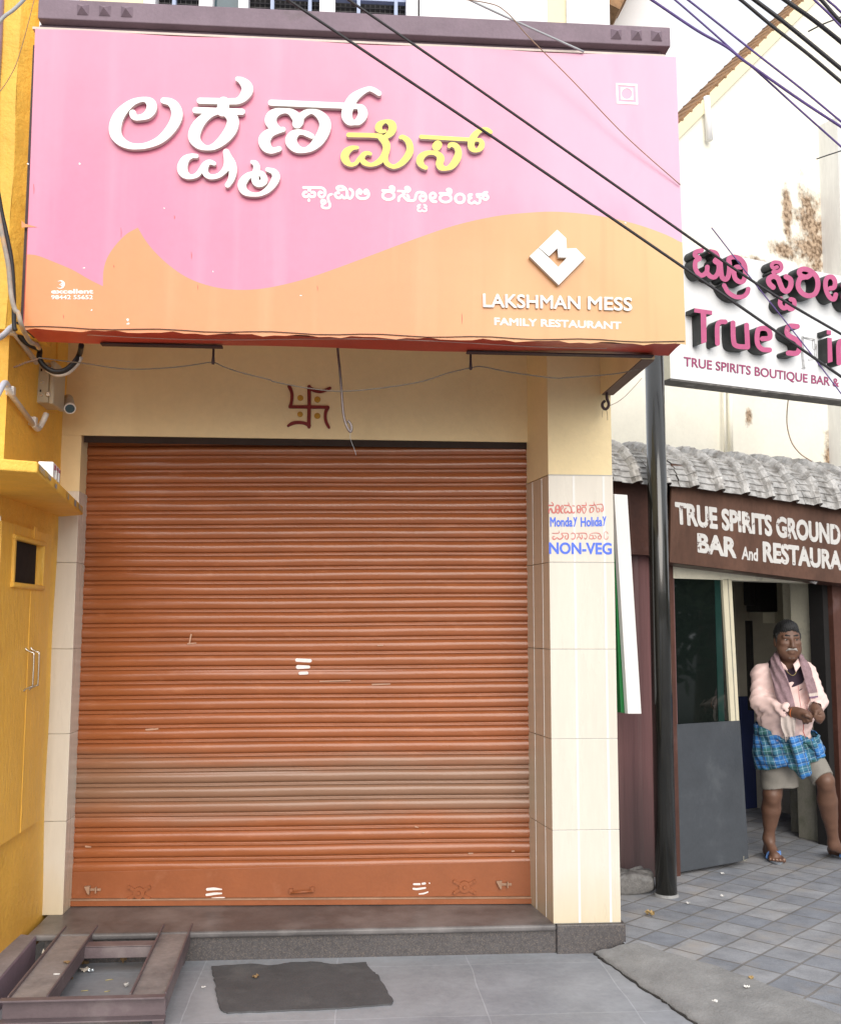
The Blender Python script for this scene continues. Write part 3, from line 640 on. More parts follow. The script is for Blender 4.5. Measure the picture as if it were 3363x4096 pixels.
kan('letter', [[(1118, 1330, 28), (1165, 1350, 40), (1183, 1410, 50), (1172, 1480, 52), (1158, 1560, 54), (1178, 1622, 55), (1230, 1650, 42), (1282, 1615, 52), (1290, 1560, 48), (1258, 1505, 42), (1215, 1490, 36), (1180, 1500, 40)],
  [(1130, 1500, 38), (1060, 1530, 48), (1000, 1590, 58), (970, 1660, 61), (995, 1740, 54), (1060, 1785, 40), (1150, 1802, 29), (1240, 1790, 32), (1330, 1740, 43), (1400, 1670, 52), (1450, 1590, 58), (1462, 1530, 56), (1430, 1470, 44), (1338, 1438, 30)]], *Z2, WH, 8)
Z3 = (1000, 320, 3.1)
kan('letter', [[(262, 280, 37), (1180, 318, 37)], [(1600, 165, 31), (1530, 122, 32), (1470, 110, 30), (1380, 150, 42), (1290, 215, 58), (1240, 290, 66), (1205, 380, 66), (1203, 450, 66), (1235, 510, 50), (1295, 527, 32), (1350, 505, 48), (1398, 430, 60), (1385, 360, 52), (1340, 328, 32), (1285, 326, 34)],
  [(412, 612, 31), (360, 608, 32), (295, 570, 56), (257, 508, 72), (275, 440, 66), (340, 395, 48), (430, 382, 31), (500, 393, 40), (560, 440, 56), (600, 500, 66), (585, 540, 60)], [(612, 470, 48), (690, 408, 40), (770, 390, 31), (850, 420, 48), (915, 490, 66), (932, 570, 73), (905, 660, 72), (850, 750, 66), (770, 830, 48), (680, 868, 34), (590, 855, 48), (530, 800, 66), (508, 740, 70), (540, 680, 56), (600, 647, 36), (660, 650, 31), (720, 672, 34), (766, 695, 32)],
  [(412, 612, 31), (340, 630, 36), (250, 655, 55), (192, 712, 72), (180, 765, 74), (205, 830, 62), (260, 870, 42), (310, 868, 34), (362, 852, 32)]], *Z3, WH, 9)
Z4 = (1340, 460, 2.6303)
kan('letter', [[(143, 208, 24), (430, 216, 24), (490, 242, 34), (533, 295, 40), (542, 350, 38), (515, 430, 36), (460, 490, 30), (380, 523, 20), (310, 500, 28), (283, 460, 28), (300, 415, 26), (345, 398, 19), (372, 408, 17)], [(235, 342, 17), (180, 346, 25), (125, 382, 38), (102, 430, 42), (115, 480, 38), (160, 520, 22), (215, 510, 20), (255, 460, 22), (292, 420, 24)],
  [(528, 168, 16), (490, 172, 20), (458, 140, 36), (470, 98, 32), (530, 66, 19), (590, 88, 36), (606, 130, 42), (590, 180, 38), (545, 220, 28), (510, 238, 24)], [(548, 340, 32), (530, 430, 28), (540, 500, 26), (600, 540, 22), (660, 530, 26), (725, 480, 34), (780, 400, 38), (788, 330, 36), (765, 270, 32), (715, 232, 24), (690, 234, 20)]], *Z4, YL, 5)
kan('letter', [[(905, 228, 21), (1420, 258, 20)], [(1068, 328, 47), (1080, 312, 45)], [(955, 553, 21), (920, 535, 26), (893, 490, 38), (905, 440, 36), (960, 402, 26), (1030, 396, 22), (1085, 415, 30), (1112, 455, 38), (1098, 510, 38), (1115, 548, 34), (1170, 562, 22), (1230, 532, 34), (1280, 460, 40), (1298, 385, 34), (1270, 325, 30), (1215, 310, 22), (1200, 330, 18)],
  [(1638, 178, 18), (1605, 154, 20), (1560, 148, 19), (1500, 178, 28), (1455, 230, 36), (1432, 290, 36), (1435, 340, 34), (1462, 368, 24), (1492, 372, 19), (1530, 345, 30), (1545, 300, 28), (1525, 265, 20), (1480, 262, 16)]], *Z4, YL, 5)
# small white Kannada line
def R(r, *pts): return [(x, y, r) for x, y in pts]
Z5 = (1180, 720, 4.1333)
s5 = [R(22, (142, 124), (400, 128), (455, 135), (494, 175), (497, 230), (468, 278), (420, 280), (392, 238), (412, 198), (442, 210)), R(22, (190, 200), (155, 202), (136, 238), (160, 274), (208, 275), (232, 242)), R(22, (232, 248), (268, 278), (318, 270), (328, 222), (300, 200), (275, 206)), R(28, (237, 145), (237, 165)), [(230, 312, 12), (230, 335, 26)],
  R(20, (438, 372), (442, 340), (490, 338), (503, 375), (452, 412), (458, 452), (520, 466), (570, 448), (577, 400), (552, 335), (547, 280), (568, 248), (608, 236)),
  R(22, (722, 215), (690, 212), (664, 242), (690, 288), (740, 296), (772, 258)), R(22, (772, 258), (802, 296), (845, 290), (862, 240), (852, 175), (805, 118), (740, 104), (692, 128), (715, 162), (780, 164), (822, 140)), R(22, (862, 250), (885, 298), (925, 296), (956, 235), (945, 178), (908, 150)),
  R(22, (1062, 158), (1026, 195), (1028, 265), (1080, 306), (1160, 305), (1211, 268), (1213, 205), (1180, 164), (1146, 188), (1158, 224), (1185, 215)), R(22, (1062, 158), (1094, 188), (1088, 222), (1055, 214))]
Z6 = (1500, 720, 3.6167)
def ell(cx, cy, rx, ry, r): return [(cx+rx*math.cos(k*math.pi/9), cy+ry*math.sin(k*math.pi/9), r) for k in range(19)]
s6 = [R(19, (108, 152), (270, 158)), R(15, (250, 128), (222, 122), (214, 100), (245, 90), (275, 108), (278, 140), (255, 172)), ell(193, 225, 82, 58, 20), R(17, (332, 160), (480, 166)), R(15, (474, 138), (446, 133), (436, 110), (468, 98), (500, 118), (503, 150), (480, 172)), R(25, (414, 185), (416, 196)),
  R(19, (340, 300), (348, 250), (395, 222), (430, 258), (470, 294), (484, 250), (466, 216)), R(19, (470, 294), (530, 300), (575, 282), (588, 230), (612, 185), (660, 177), (715, 195), (736, 250), (716, 298), (672, 302), (648, 262), (664, 228), (695, 236)),
  R(12, (652, 358), (622, 368), (618, 388), (645, 396), (618, 418), (624, 446), (655, 455), (680, 438)), R(12, (706, 358), (735, 370), (740, 388), (714, 396), (742, 418), (736, 446), (708, 455), (680, 438)),
  R(20, (878, 314), (830, 308), (796, 260), (802, 208), (840, 188), (873, 215), (862, 255), (828, 262)), R(19, (938, 192), (1090, 198)), R(15, (1074, 165), (1046, 158), (1040, 136), (1072, 126), (1100, 146), (1102, 175), (1080, 205)), ell(1018, 265, 82, 56, 19), ell(1226, 267, 66, 64, 20),
  R(18, (1395, 211), (1360, 215), (1352, 242), (1388, 256), (1354, 282), (1360, 325), (1400, 338), (1437, 314)), R(18, (1470, 212), (1512, 216), (1478, 242), (1516, 262), (1510, 325), (1470, 338), (1437, 314)), R(17, (1474, 206), (1560, 208)), R(19, (1615, 178), (1580, 184), (1556, 212), (1562, 265), (1600, 284), (1630, 258), (1620, 226), (1588, 222))]
b = MB(); px_letters(b, zoomed(stroke_loops(s5, 6), *Z5), SG, .0016, .0012); b.build('printed_line', m_vinylwhite, sg); b = MB(); px_letters(b, zoomed(stroke_loops(s6, 5), *Z6), SG, .0016, .0012); b.build('printed_line', m_vinylwhite, sg)
# logo, english lettering, maker's mark, green-dot square
Z7 = (1900, 880, 2.6303)
b = MB(); px_letters(b, zoomed([[(669, 289), (862, 102), (955, 190), (963, 300), (1062, 297), (1160, 397), (878, 683), (572, 380), (664, 294), (768, 389), (872, 493), (965, 395), (875, 392), (865, 295), (775, 380)]], *Z7), SG, D3, D3-.004, 0, 1); b.build('logo', WH, sg)
b = MB(); px_text(b, 'LAKSHMAN', zq(*Z7, (82, 772), (1105, 800), (1105, 940), (85, 917)), SG, .010, .008, .016, 0, 1); b.build('lettering', WH, sg)
b = MB(); px_text(b, 'MESS', zq(*Z7, (1185, 802), (1650, 815), (1650, 957), (1185, 942)), SG, .010, .008, .016, 0, 1); b.build('lettering', WH, sg)
b = MB(); px_text(b, 'FAMILY RESTAURANT', zq(*Z7, (200, 1025), (1535, 1070), (1535, 1151), (202, 1106)), SG, .0016, .0012, .034); b.build('printed_line', m_vinylwhite, sg)
Z8 = (180, 1090, 7.891)
b = MB(); px_text(b, 'excellent', zq(*Z8, (205, 520), (1535, 520), (1535, 668), (205, 668)), SG, .0016, .0012, .035)
px_text(b, '98442 55652', zq(*Z8, (205, 712), (1520, 712), (1520, 846), (205, 846)), SG, .0016, .0012, .02)
px_letters(b, zoomed(stroke_loops([[(412, 284, 5), (470, 264, 12), (540, 272, 24), (592, 325, 36), (600, 385, 36), (572, 455, 30), (520, 492, 18), (455, 497, 12), (392, 476, 5)]], 8), *Z8), SG, .0016, .0012)
px_letters(b, zoomed(stroke_loops([[(458, 383, 5), (500, 368, 8), (545, 345, 22), (575, 383, 30), (545, 420, 22), (500, 398, 8), (458, 383, 5)]], 6), *Z8), SG, .002, .0012); b.build('makers_mark', m_vinylwhite, sg)
Z9 = (2163, 0, 1.4467)
def rectl(x0, y0, x1, y1): return [(x0, y0), (x1, y0), (x1, y1), (x0, y1)]
b = MB()
px_letters(b, zoomed([[(432, 480), (556, 486), (561, 606), (437, 599)], [(444, 492), (545, 498), (549, 593), (448, 587)]], *Z9), SG, .0016, .0012)
px_letters(b, zoomed([[(459, 505), (531, 509), (533, 580), (461, 576)], [(496+31*math.cos(k*.2618), 542+31*math.sin(k*.2618)) for k in range(24)]], *Z9), SG, .0016, .0012); b.build('square_mark', m_vinylwhite, sg)
# wear: chips and scratches in the print
b = MB()
for x, y, r in ((165, 338, 2.2), (372, 342, 2), (175, 553, 1.4), (58, 338, 1.6), (190, 640, 1.5), (264, 660, 2.6), (266, 668, 2), (340, 430, 1.2), (1290, 460, 1.3), (440, 560, 1), (620, 610, 1.1)):
    b2 = stroke_loops([[(x, y, r), (x+random.uniform(-4, 4), y+random.uniform(-2, 3), r*.6)]], r*.3)
    b = MB(); px_letters(b, [[(u*1.93721, w*1.93721) for u, w in lp] for lp in b2], SG, .0012, .0008); b.build('print_chip', m_vinylwhite, sg)
m_redscratch = mat('red_scratch', (.62, .10, .07), .5)
b = MB()
for x, y0, y1, w in ((235, 548, 552, 1), (131, 650, 657, .7), (953, 648, 668, .6), (250, 470, 490, .5), (70, 380, 400, .6), (395, 520, 535, .6), (360, 445, 452, .7), (408, 588, 598, .6), (655, 590, 600, .6)):
    b2 = stroke_loops([[(x, y0, w*.5), (x+.8, (y0+y1)/2, w), (x+.5, y1, w*.4)]], .25)
    b = MB(); px_letters(b, [[(u*1.93721, v_*1.93721) for u, v_ in lp] for lp in b2], SG, .0012, .0008); b.build('print_scratch', m_redscratch, sg)
# painted notices on the tiled pillar
PT = YP(YF-.0005); ZA = (2170, 1980, 5.7867)
m_nred = mat('faded_red_sticker', (.62, .19, .17), .55, .2, 40); m_nblue = mat('blue_sticker', (.07, .16, .75), .4, .12, 30)
nt1 = thing('notice_lettering', PT.at(2300, 2150), 'red Kannada and blue English stick-on notice on the tiled pillar', 'lettering')
r1 = [R(17, (140, 240), (238, 244)), [(238, 244, 13), (240, 205, 9), (212, 172, 13)], [(150, 425, 8), (142, 375, 18), (178, 318, 20), (205, 340, 18), (222, 395, 18), (262, 412, 20), (300, 375, 20), (300, 290, 18), (330, 238, 14), (375, 255, 18), (386, 330, 18), (368, 412, 16), (330, 412, 12), (315, 368, 12), (340, 325, 12), (362, 335, 10)],
  [(470, 422, 9), (432, 400, 18), (415, 335, 16), (425, 268, 12), (452, 242, 10), (470, 275, 11), (456, 320, 10), (432, 325, 8)], [(500, 238, 13), (595, 242, 15), (602, 205, 7), (586, 165, 3)], [(545, 300, 10), (508, 330, 13), (505, 392, 17), (545, 412, 16), (578, 375, 14), (608, 412, 16), (652, 405, 17), (664, 350, 14), (645, 275, 13), (600, 245, 12)], [(664, 350, 11), (690, 408, 16), (728, 412, 12), (738, 375, 5)], R(11, (690, 250), (732, 256)),
  [(785, 425, 4), (800, 340, 12), (792, 265, 12), (830, 240, 10), (870, 270, 13), (876, 350, 14), (850, 412, 12), (815, 390, 8), (825, 325, 11), (852, 335, 11)], [(905, 240, 12), (998, 244, 13), (1000, 195, 6), (990, 160, 3)], [(965, 285, 10), (922, 285, 11), (915, 340, 13), (955, 425, 9), (1000, 345, 9), (985, 285, 10), (950, 285, 9)],
  [(1085, 238, 12), (1178, 238, 14), (1186, 190, 7), (1178, 152, 3)], [(1120, 285, 10), (1092, 330, 14), (1100, 402, 12), (1165, 378, 10), (1180, 310, 13), (1135, 285, 10)], [(1208, 220, 9), (1240, 295, 9), (1258, 388, 10), (1312, 378, 9), (1300, 310, 8), (1262, 305, 7)], [(1240, 225, 8), (1300, 215, 9), (1368, 215, 10), (1396, 275, 10), (1390, 360, 14), (1360, 380, 10), (1345, 330, 9), (1372, 302, 8)]]
r3 = [[(222, 885, 9), (360, 885, 10), (380, 850, 5), (368, 820, 2)], [(275, 962, 7), (232, 965, 9), (240, 1018, 14), (290, 1018, 13), (330, 985, 9), (372, 1018, 13), (432, 1008, 14), (472, 950, 12), (432, 893, 9), (500, 882, 9), (572, 890, 10), (592, 955, 12), (570, 1018, 13), (530, 1010, 10), (514, 955, 9), (552, 945, 8)], [(655, 902, 7), (690, 880, 10), (738, 900, 10), (746, 970, 11), (720, 1018, 13), (660, 1012, 8)],
  [(780, 885, 8), (970, 882, 11), (1015, 912, 9), (1020, 980, 8), (990, 1020, 10), (960, 990, 6)], [(790, 1022, 6), (812, 972, 9), (860, 972, 9), (888, 1018, 11), (915, 985, 10), (905, 922, 8)], R(16, (840, 920), (842, 924)), [(1085, 915, 5), (1170, 880, 7), (1290, 885, 10), (1338, 930, 8), (1352, 980, 10), (1322, 1022, 11), (1285, 998, 8), (1290, 950, 8), (1330, 945, 7)], [(1092, 930, 6), (1078, 1000, 8), (1150, 1012, 9), (1162, 940, 8), (1100, 935, 5)], [(1160, 940, 7), (1182, 1012, 8), (1240, 980, 6), (1200, 928, 6)], [(1418, 890, 5), (1442, 852, 6), (1490, 860, 7), (1508, 900, 5)], [(1422, 900, 4), (1425, 1000, 6), (1442, 1020, 7), (1498, 1015, 8), (1508, 960, 5)]]
for r_ in (r1, r3): b = MB(); px_letters(b, zoomed(stroke_loops(r_, 5), *ZA), PT, .0016, .001); b.build('red_lettering', m_nred, nt1)
b = MB()
for tx, q in (('Monda', ((165, 512), (690, 512), (690, 735), (172, 735))), ('y', ((705, 512), (795, 510), (792, 735), (712, 735))), ('Hol\u0131da', ((876, 514), (1375, 505), (1378, 725), (880, 737))), ('y', ((1382, 495), (1467, 493), (1462, 715), (1395, 718))), ('NON-VEG', ((142, 1092), (1595, 1102), (1598, 1380), (148, 1366)))):
    b = MB(); px_text(b, tx, zq(*ZA, *q), PT, .0016, .001, .03); b.build('blue_lettering', m_nblue, nt1)
# ------------------------------------------------------------------ yellow building on the left
ye = thing('yellow_building', (-1.9, 5.0, 0), 'yellow rough-plastered building with a ledge, beside the orange shutter', 'building')
XW = -1.497; YPX = XP(XW); YC = 4.52
g = MB()
def ywall(y0, y1, z0, z1, nu, nv, base):
    def fn(u, v):
        y = y0+(y1-y0)*u; z = z0+(z1-z0)*v
        return (base+.004*math.sin(y*5+z*3)+.003*math.sin(z*7), y, z)
    g.grid(fn, nu, nv)
ywall(YC, 5.62, .02, 6.2, 10, 40, XW)
g.grid(lambda u, v: (XW-3.0*u+.004*math.sin(v*20), YC-.002+.012*math.sin(v*30+u*9)*.3, .02+6.2*v), 20, 40)
g.build('wall', m_yellow, ye)
g = MB(); g.box(XW-.004, XW+.012, 5.24, 5.425, 2.74, 3.3); g.build('wall_return', m_yellow, ye, bevel=.006)
g = MB()
pier = [(-3.0, 4.45), (-1.49, 4.45), (-1.375, 4.60), (-1.375, 4.72), (-3.0, 4.72)]
for (xa, ya), (xb, yb) in zip(pier[:-1], pier[1:]):
    g.grid(lambda u, v: (xa+(xb-xa)*u+.003*math.sin(v*33), ya+(yb-ya)*u+.004*math.sin(v*41+u*5), 2.87+3.4*v), 4, 40)
g.sheet([(x, y, 2.87) for x, y in pier]); g.build('upper_pier', m_yellow, ye)
# ledge, with chipped blue-grey edge
zl_ = 2.145
P = [(-1.27, 3.73), (-1.135, 3.80), (-1.344, 5.30), (-1.50, 5.42), (-1.60, 5.42), (-1.60, 4.48), (-2.6, 4.48), (-2.6, 3.60)]
g = MB(); g.slab([(x, y, zl_) for x, y in P], (0, 0, .043)); g.build('ledge', m_yellow, ye, bevel=.006)
g = MB(); g.slab([(-1.60, 4.47, zl_-.002), (-1.50, 4.47, zl_-.002), (-1.497, 5.40, zl_-.002), (-1.60, 5.40, zl_-.002)], (0, 0, -.055)); g.build('ledge_haunch', m_yellow, ye)
m_ledgechip = mat('blue_grey_chip', (.30, .33, .37), .7, .2, 30, patch=(.62, .40, .10), patch_at=.5, patch_scale=14)
g = MB(); a, b_ = np.array([-1.1335, 3.80, zl_]), np.array([-1.3425, 5.30, zl_]); nn = np.array([1.5, .209, 0]); nn /= np.linalg.norm(nn)
for t0, t1, h0, h1 in ((.02, .14, .25, 1.0), (.12, .22, .5, 1.0), (.30, .34, .0, .6), (.55, .60, .1, .9), (.74, .83, .0, .9), (.86, .97, .1, .95)):
    p0 = a+(b_-a)*t0+nn*.0015; p1 = a+(b_-a)*t1+nn*.0015; g.sheet([p0+np.array([0, 0, .006+.03*h0]), p1+np.array([0, 0, .004+.03*h0*.7]), p1+np.array([0, 0, .006+.032*h1*.9]), p0+np.array([0, 0, .006+.032*h1])])
g.build('ledge_chip', m_ledgechip, ye, fix=False)
# purple plinth with a sloping top
g = MB(); g.hexa([(-1.62, 3.5, -.02), (-1.362, 3.5, -.02), (-1.423, 5.06, -.02), (-1.62, 5.06, -.02), (-1.62, 3.5, .155), (-1.362, 3.5, .134), (-1.421, 5.06, .134), (-1.62, 5.06, .155)])
g.build('plinth', m_purple, ye, bevel=.005)
g = MB(); g.hexa([(-1.62, 3.5, .1565), (-1.366, 3.5, .1355), (-1.425, 5.057, .1355), (-1.62, 5.057, .1565), (-1.62, 3.5, .159), (-1.366, 3.5, .138), (-1.425, 5.057, .138), (-1.62, 5.057, .159)]); g.build('plinth_top', mat('dusty_plinth_top', (.24, .215, .22), .8, .2, 6, .2, 60), ye)
# cupboard door on the wall
dr = MB(); XD = -1.466; XPD = XP(XD)
DZ0, DZ1 = .64, 2.03; DY0, DY1 = 4.45, 5.20
oy0, oy1, oz0, oz1 = 4.615, 5.045, 1.77, 1.965
for y0, y1, z0, z1 in ((DY0, oy0, DZ0, DZ1), (oy1, DY1, DZ0, DZ1), (oy0, oy1, DZ0, oz0), (oy0, oy1, oz1, DZ1)): dr.box(XW-.0, XD, y0, y1, z0, z1)
door = dr.build('cupboard_door', m_ydoor, ye, fix=True)
g = MB()
for y0, y1, z0, z1 in ((oy0-.018, oy0+.004, oz0-.02, oz1+.02), (oy1-.004, oy1+.018, oz0-.02, oz1+.02)): g.box(XD-.03, XD+.012, y0, y1, z0, z1)
g.cyl((XD+.004, oy0-.023, oz0-.008), (XD+.004, oy1+.023, oz0-.008), .0125); g.cyl((XD+.004, oy0-.023, oz1+.010), (XD+.004, oy1+.023, oz1+.010), .0125)
g.build('hatch_moulding', m_ydoor, door, bevel=.003)
g = MB(); g.box(XD-.022, XD-.018, oy0+.002, oy1-.035, oz0+.001, oz1-.001); g.build('hatch_opening', m_dark, door)
g = MB(); g.box(XD, XD+.006, 4.895, 4.935, oz1+.0, DZ1+.015); g.box(XD-.0005, XD+.0022, 4.888, 4.892, DZ0, oz0-.02); g.build('meeting_strip', m_ydoor, door)
m_crack = mat('brown_cracked_edge', (.30, .13, .03), .8, .3, 30, .6, 60)
g = MB()
for k in range(26):
    z = DZ0+.02+k*.052; g.box(XD-.034+random.uniform(-.004, .004), XD-.028+random.uniform(0, .004), DY0-.0015, DY0+.002, z, z+random.uniform(.03, .06))
g.build('edge_crack', m_crack, door)
for yy in (4.845, 4.925):
    h = XPD.at(0, 0); z0, z1 = 1.30, 1.46; g = MB()
    g.tube(spline([(XD+.002, yy, z0-.018), (XD+.006, yy, z0-.01), (XD+.035, yy, z0+.004), (XD+.04, yy, z0+.012), (XD+.04, yy, z1-.012), (XD+.035, yy, z1-.004), (XD+.006, yy, z1+.01), (XD+.002, yy, z1+.02)], 4), .0042, 8); g.build('handle', m_chrome, door)
g = MB(); g.tube([(-1.60, 4.44, 2.5+.5*i) for i in range(8)], .038, 16); g.build('drain_pipe', m_purplepipe, ye)
# little switch box standing on the ledge
swb = thing('switch_box', (-1.27, 4.55, zl_+.043), 'small white switch box lying on the yellow ledge', 'switch box')
def onl(t, inset): q = a+(b_-a)*t-nn*inset; return q+np.array([0, 0, .044])
q0 = onl(.33, .075); dv = (b_-a)/np.linalg.norm(b_-a); g = MB(); g.obox(q0, dv*.22, nn*.06, (0, 0, .075)); g.build('case', m_ltwhite, swb, bevel=.004)
m_maroon = mat('maroon_plastic', (.20, .02, .04), .4)
g = MB()
for t in (.02, .095, .16): g.obox(q0+dv*(.012+t)+nn*.0605+np.array([0, 0, .045]), dv*.018, nn*.004, (0, 0, .02))
g.build('switch', m_maroon, swb)
for t in (.06, .14): g = MB(); g.obox(q0+dv*t+nn*.0605+np.array([0, 0, .008]), dv*.03, nn*.006, (0, 0, .04)); g.build('socket_cover', m_pvc, swb, bevel=.002)
# conduits, junction box, camera, cable loop
CW = XP(-1.474); s4 = 3.5244
def z4(x, y, off=0): return CW.at(x/s4, 1200+y/s4, off)
cd = thing('conduit_pipe', z4(300, 650), 'dusty grey conduit sloping down to the ivory junction box, upper one', 'pipe')
g = MB(); g.tube([z4(170, 400), z4(230, 495), z4(515, 880)], .0125, 12); g.build('rigid_pipe', m_pvc, cd)
g = MB(); g.tube(spline([z4(-60, 560, .03), z4(40, 505, .02), z4(110, 440, .012), z4(150, 395, .008), z4(175, 405, .0)], 5), .0125, 12); g.build('flexible_hose', m_pvcblue, cd)
c = z4(178, 420); g = MB(); g.box(c[0]-.02, c[0]+.014, c[1]-.02, c[1]+.02, c[2]-.022, c[2]+.022); g.build('clip', m_pvc, cd, bevel=.004)
cd = thing('conduit_pipe', z4(330, 1550), 'white conduit pipe with two square clips and an elbow under the junction box, lower one', 'pipe')
g = MB(); g.tube([z4(100, 1235), z4(160, 1330), z4(500, 1790)], .0125, 12); g.build('rigid_pipe', m_pvc, cd)
g = MB(); g.tube(spline([z4(470, 1750), z4(525, 1815), z4(565, 1790), z4(620, 1690, .02), z4(660, 1600, .03)], 5), .0135, 12); g.build('elbow', m_pvc, cd)
g = MB(); g.tube(spline([z4(-70, 1420, .03), z4(-10, 1300, .025), z4(50, 1190, .012), z4(85, 1170, .008), z4(115, 1215), z4(125, 1240)], 5), .013, 12); g.build('flexible_hose', m_pvcblue, cd)
for x, y in ((165, 1285), (478, 1710)):
    c = z4(x, y); g = MB(); g.box(c[0]-.02, c[0]+.015, c[1]-.016, c[1]+.016, c[2]-.02, c[2]+.02); g.build('clip', m_pvc, cd, bevel=.003)
jb = thing('junction_box', (-1.48, 5.05, 2.66), 'ivory plastic junction box with metal latches on the yellow wall under the sign', 'junction box')
g = MB(); g.box(-1.500, -1.440, 4.95, 5.13, 2.655, 2.855); g.build('box_body', m_box, jb, bevel=.006)
g = MB(); g.box(-1.438, -1.414, 4.944, 5.136, 2.648, 2.862); g.build('cover', m_box, jb, bevel=.007, seg=3)
for z in (2.695, 2.825): g = MB(); g.box(-1.451, -1.430, 4.938, 4.949, z-.012, z+.012); g.build('latch', m_chrome, jb, bevel=.003)
for z in (2.69, 2.755, 2.838): g = MB(); g.cyl((-1.473, 4.951, z), (-1.473, 4.945, z), .0065); g.build('screw', m_chrome, jb)
for z in (2.815, 2.712): g = MB(); g.box(-1.482, -1.475, 4.9475, 4.951, z-.006, z+.006); g.build('slot', m_black, jb)
cc0 = YP(5.24).at(272, 1592)
cv = thing('security_camera', (-1.38, 5.35, 2.70), 'small beige bullet security camera under the sign beside the junction box', 'camera')
g = MB(); ax = np.array([.30, -.74, -.56]); ax /= np.linalg.norm(ax); e0 = cc0; e1 = cc0+ax*.125
g.tube([e0, e0+ax*.012, e0+ax*.02, e1], [.020, .026, .027, .027], 24); cb = g.build('camera_body', m_cam, cv)
g = MB(); g.tube([e0+ax*.055, e0+ax*.058], .0277, 24); g.build('seam', m_box, cb)
g = MB(); g.tube([e1-ax*.004, e1+ax*.008], [.029, .029], 24); g.build('front_ring', m_ltwhite, cv)
g = MB(); g.tube([e1+ax*.0082, e1+ax*.0095], [.0235, .0225], 24); g.build('lens', m_winglass, cv)
g = MB(); g.tube(spline([e0+ax*.01, e0-ax*.02+np.array([-.01, .02, 0]), cc0+np.array([-.05, .10, .01]), cc0+np.array([-.07, .175, -.01])], 4), .009, 10); g.cyl(cc0+np.array([-.07, .178, -.01]), cc0+np.array([-.07, .16, -.01]), .024); g.build('bracket', m_cam, cv)
LP = YP(4.70)
def z4p(pl, x, y): return pl.at(x/s4, 1200+y/s4)
cl_ = thing('cable_loop', z4p(LP, 800, 1000), 'thick black cable looping below the left end of the sign', 'cable')
pts = [z4p(YP(4.50), 240, 300), z4p(YP(4.52), 250, 420), z4p(YP(4.56), 330, 560), z4p(YP(4.6), 440, 640), z4p(LP, 560, 700), z4p(LP, 560, 820), z4p(LP, 640, 940), z4p(LP, 780, 1010), z4p(LP, 930, 985), z4p(LP, 1060, 870), z4p(LP, 1125, 760), z4p(YP(4.55), 1150, 640)]
g = MB(); g.tube(spline(pts, 6), .0125, 12); g.build('sleeve', m_black, cl_)
g = MB(); g.tube(spline([q+np.array([.004, .012, -.010]) for q in pts[6:11]], 6), .011, 10); g.build('pale_sleeve', m_pvc, cl_)
ZB = YP(4.05); s1 = 1.626
cb1 = thing('cable_bundle', ZB.at(25, 950), 'paint-splashed corrugated conduit and black cable running down the yellow wall edge', 'cable')
g = MB(); g.tube(spline([ZB.at(-60, 560), ZB.at(-12, 820), ZB.at(12, 950), ZB.at(34, 1060), ZB.at(46, 1180), ZB.at(62, 1240)]+[z4p(ZB, 260, 180), z4p(ZB, 300, 330), z4p(YP(4.12), 360, 480), z4p(YP(4.2), 430, 590), z4p(YP(4.28), 520, 630), z4p(YP(4.34), 555, 680)], 6), .0095, 12); g.build('corrugated_conduit', m_cabledirty, cb1)
ZB2 = YP(4.12)
g = MB(); g.tube(spline([ZB2.at(-50, 520), ZB2.at(-8, 760), ZB2.at(8, 850), ZB2.at(30, 950), ZB2.at(48, 1050), ZB2.at(56, 1180), ZB2.at(58, 1300), z4p(ZB2, 225, 430)], 6), .009, 10); g.build('black_cable', m_black, cb1)
tw = MB(); tp = spline([z4p(YP(4.6), -60, 975), z4p(YP(4.6), 90, 968), z4p(YP(4.6), 250, 930), z4p(YP(4.6), 360, 885), z4p(YP(4.62), 470, 855), z4p(YP(4.62), 540, 830)], 10)
for ph in (0, math.pi): tw.tube([q+np.array([0, .003*math.cos(i*.9+ph), .003*math.sin(i*.9+ph)]) for i, q in enumerate(tp)], .0028, 6)
tag(tw.build('twisted_wire', m_cablebrown), 'pale twisted wire tied to the grey conduit on the yellow wall', 'wire')
tw = MB(); TL_ = YP(4.3); tw.tube(spline([TL_.at(-40, 150), TL_.at(10, 75), TL_.at(55, 40), TL_.at(100, -5), TL_.at(140, -60)], 6), .008, 8); tag(tw.build('overhead_cable', m_cablegrey), 'grey cable curving over the top of the yellow wall', 'cable')
tw = MB(); tw.tube(spline([TL_.at(140, -10), TL_.at(110, 110), TL_.at(72, 240), TL_.at(45, 300), TL_.at(10, 355), TL_.at(-30, 400)], 6), .0016, 6); tag(tw.build('thin_wire', m_cablebrown), 'thin brown wire hanging down the yellow wall top', 'wire')
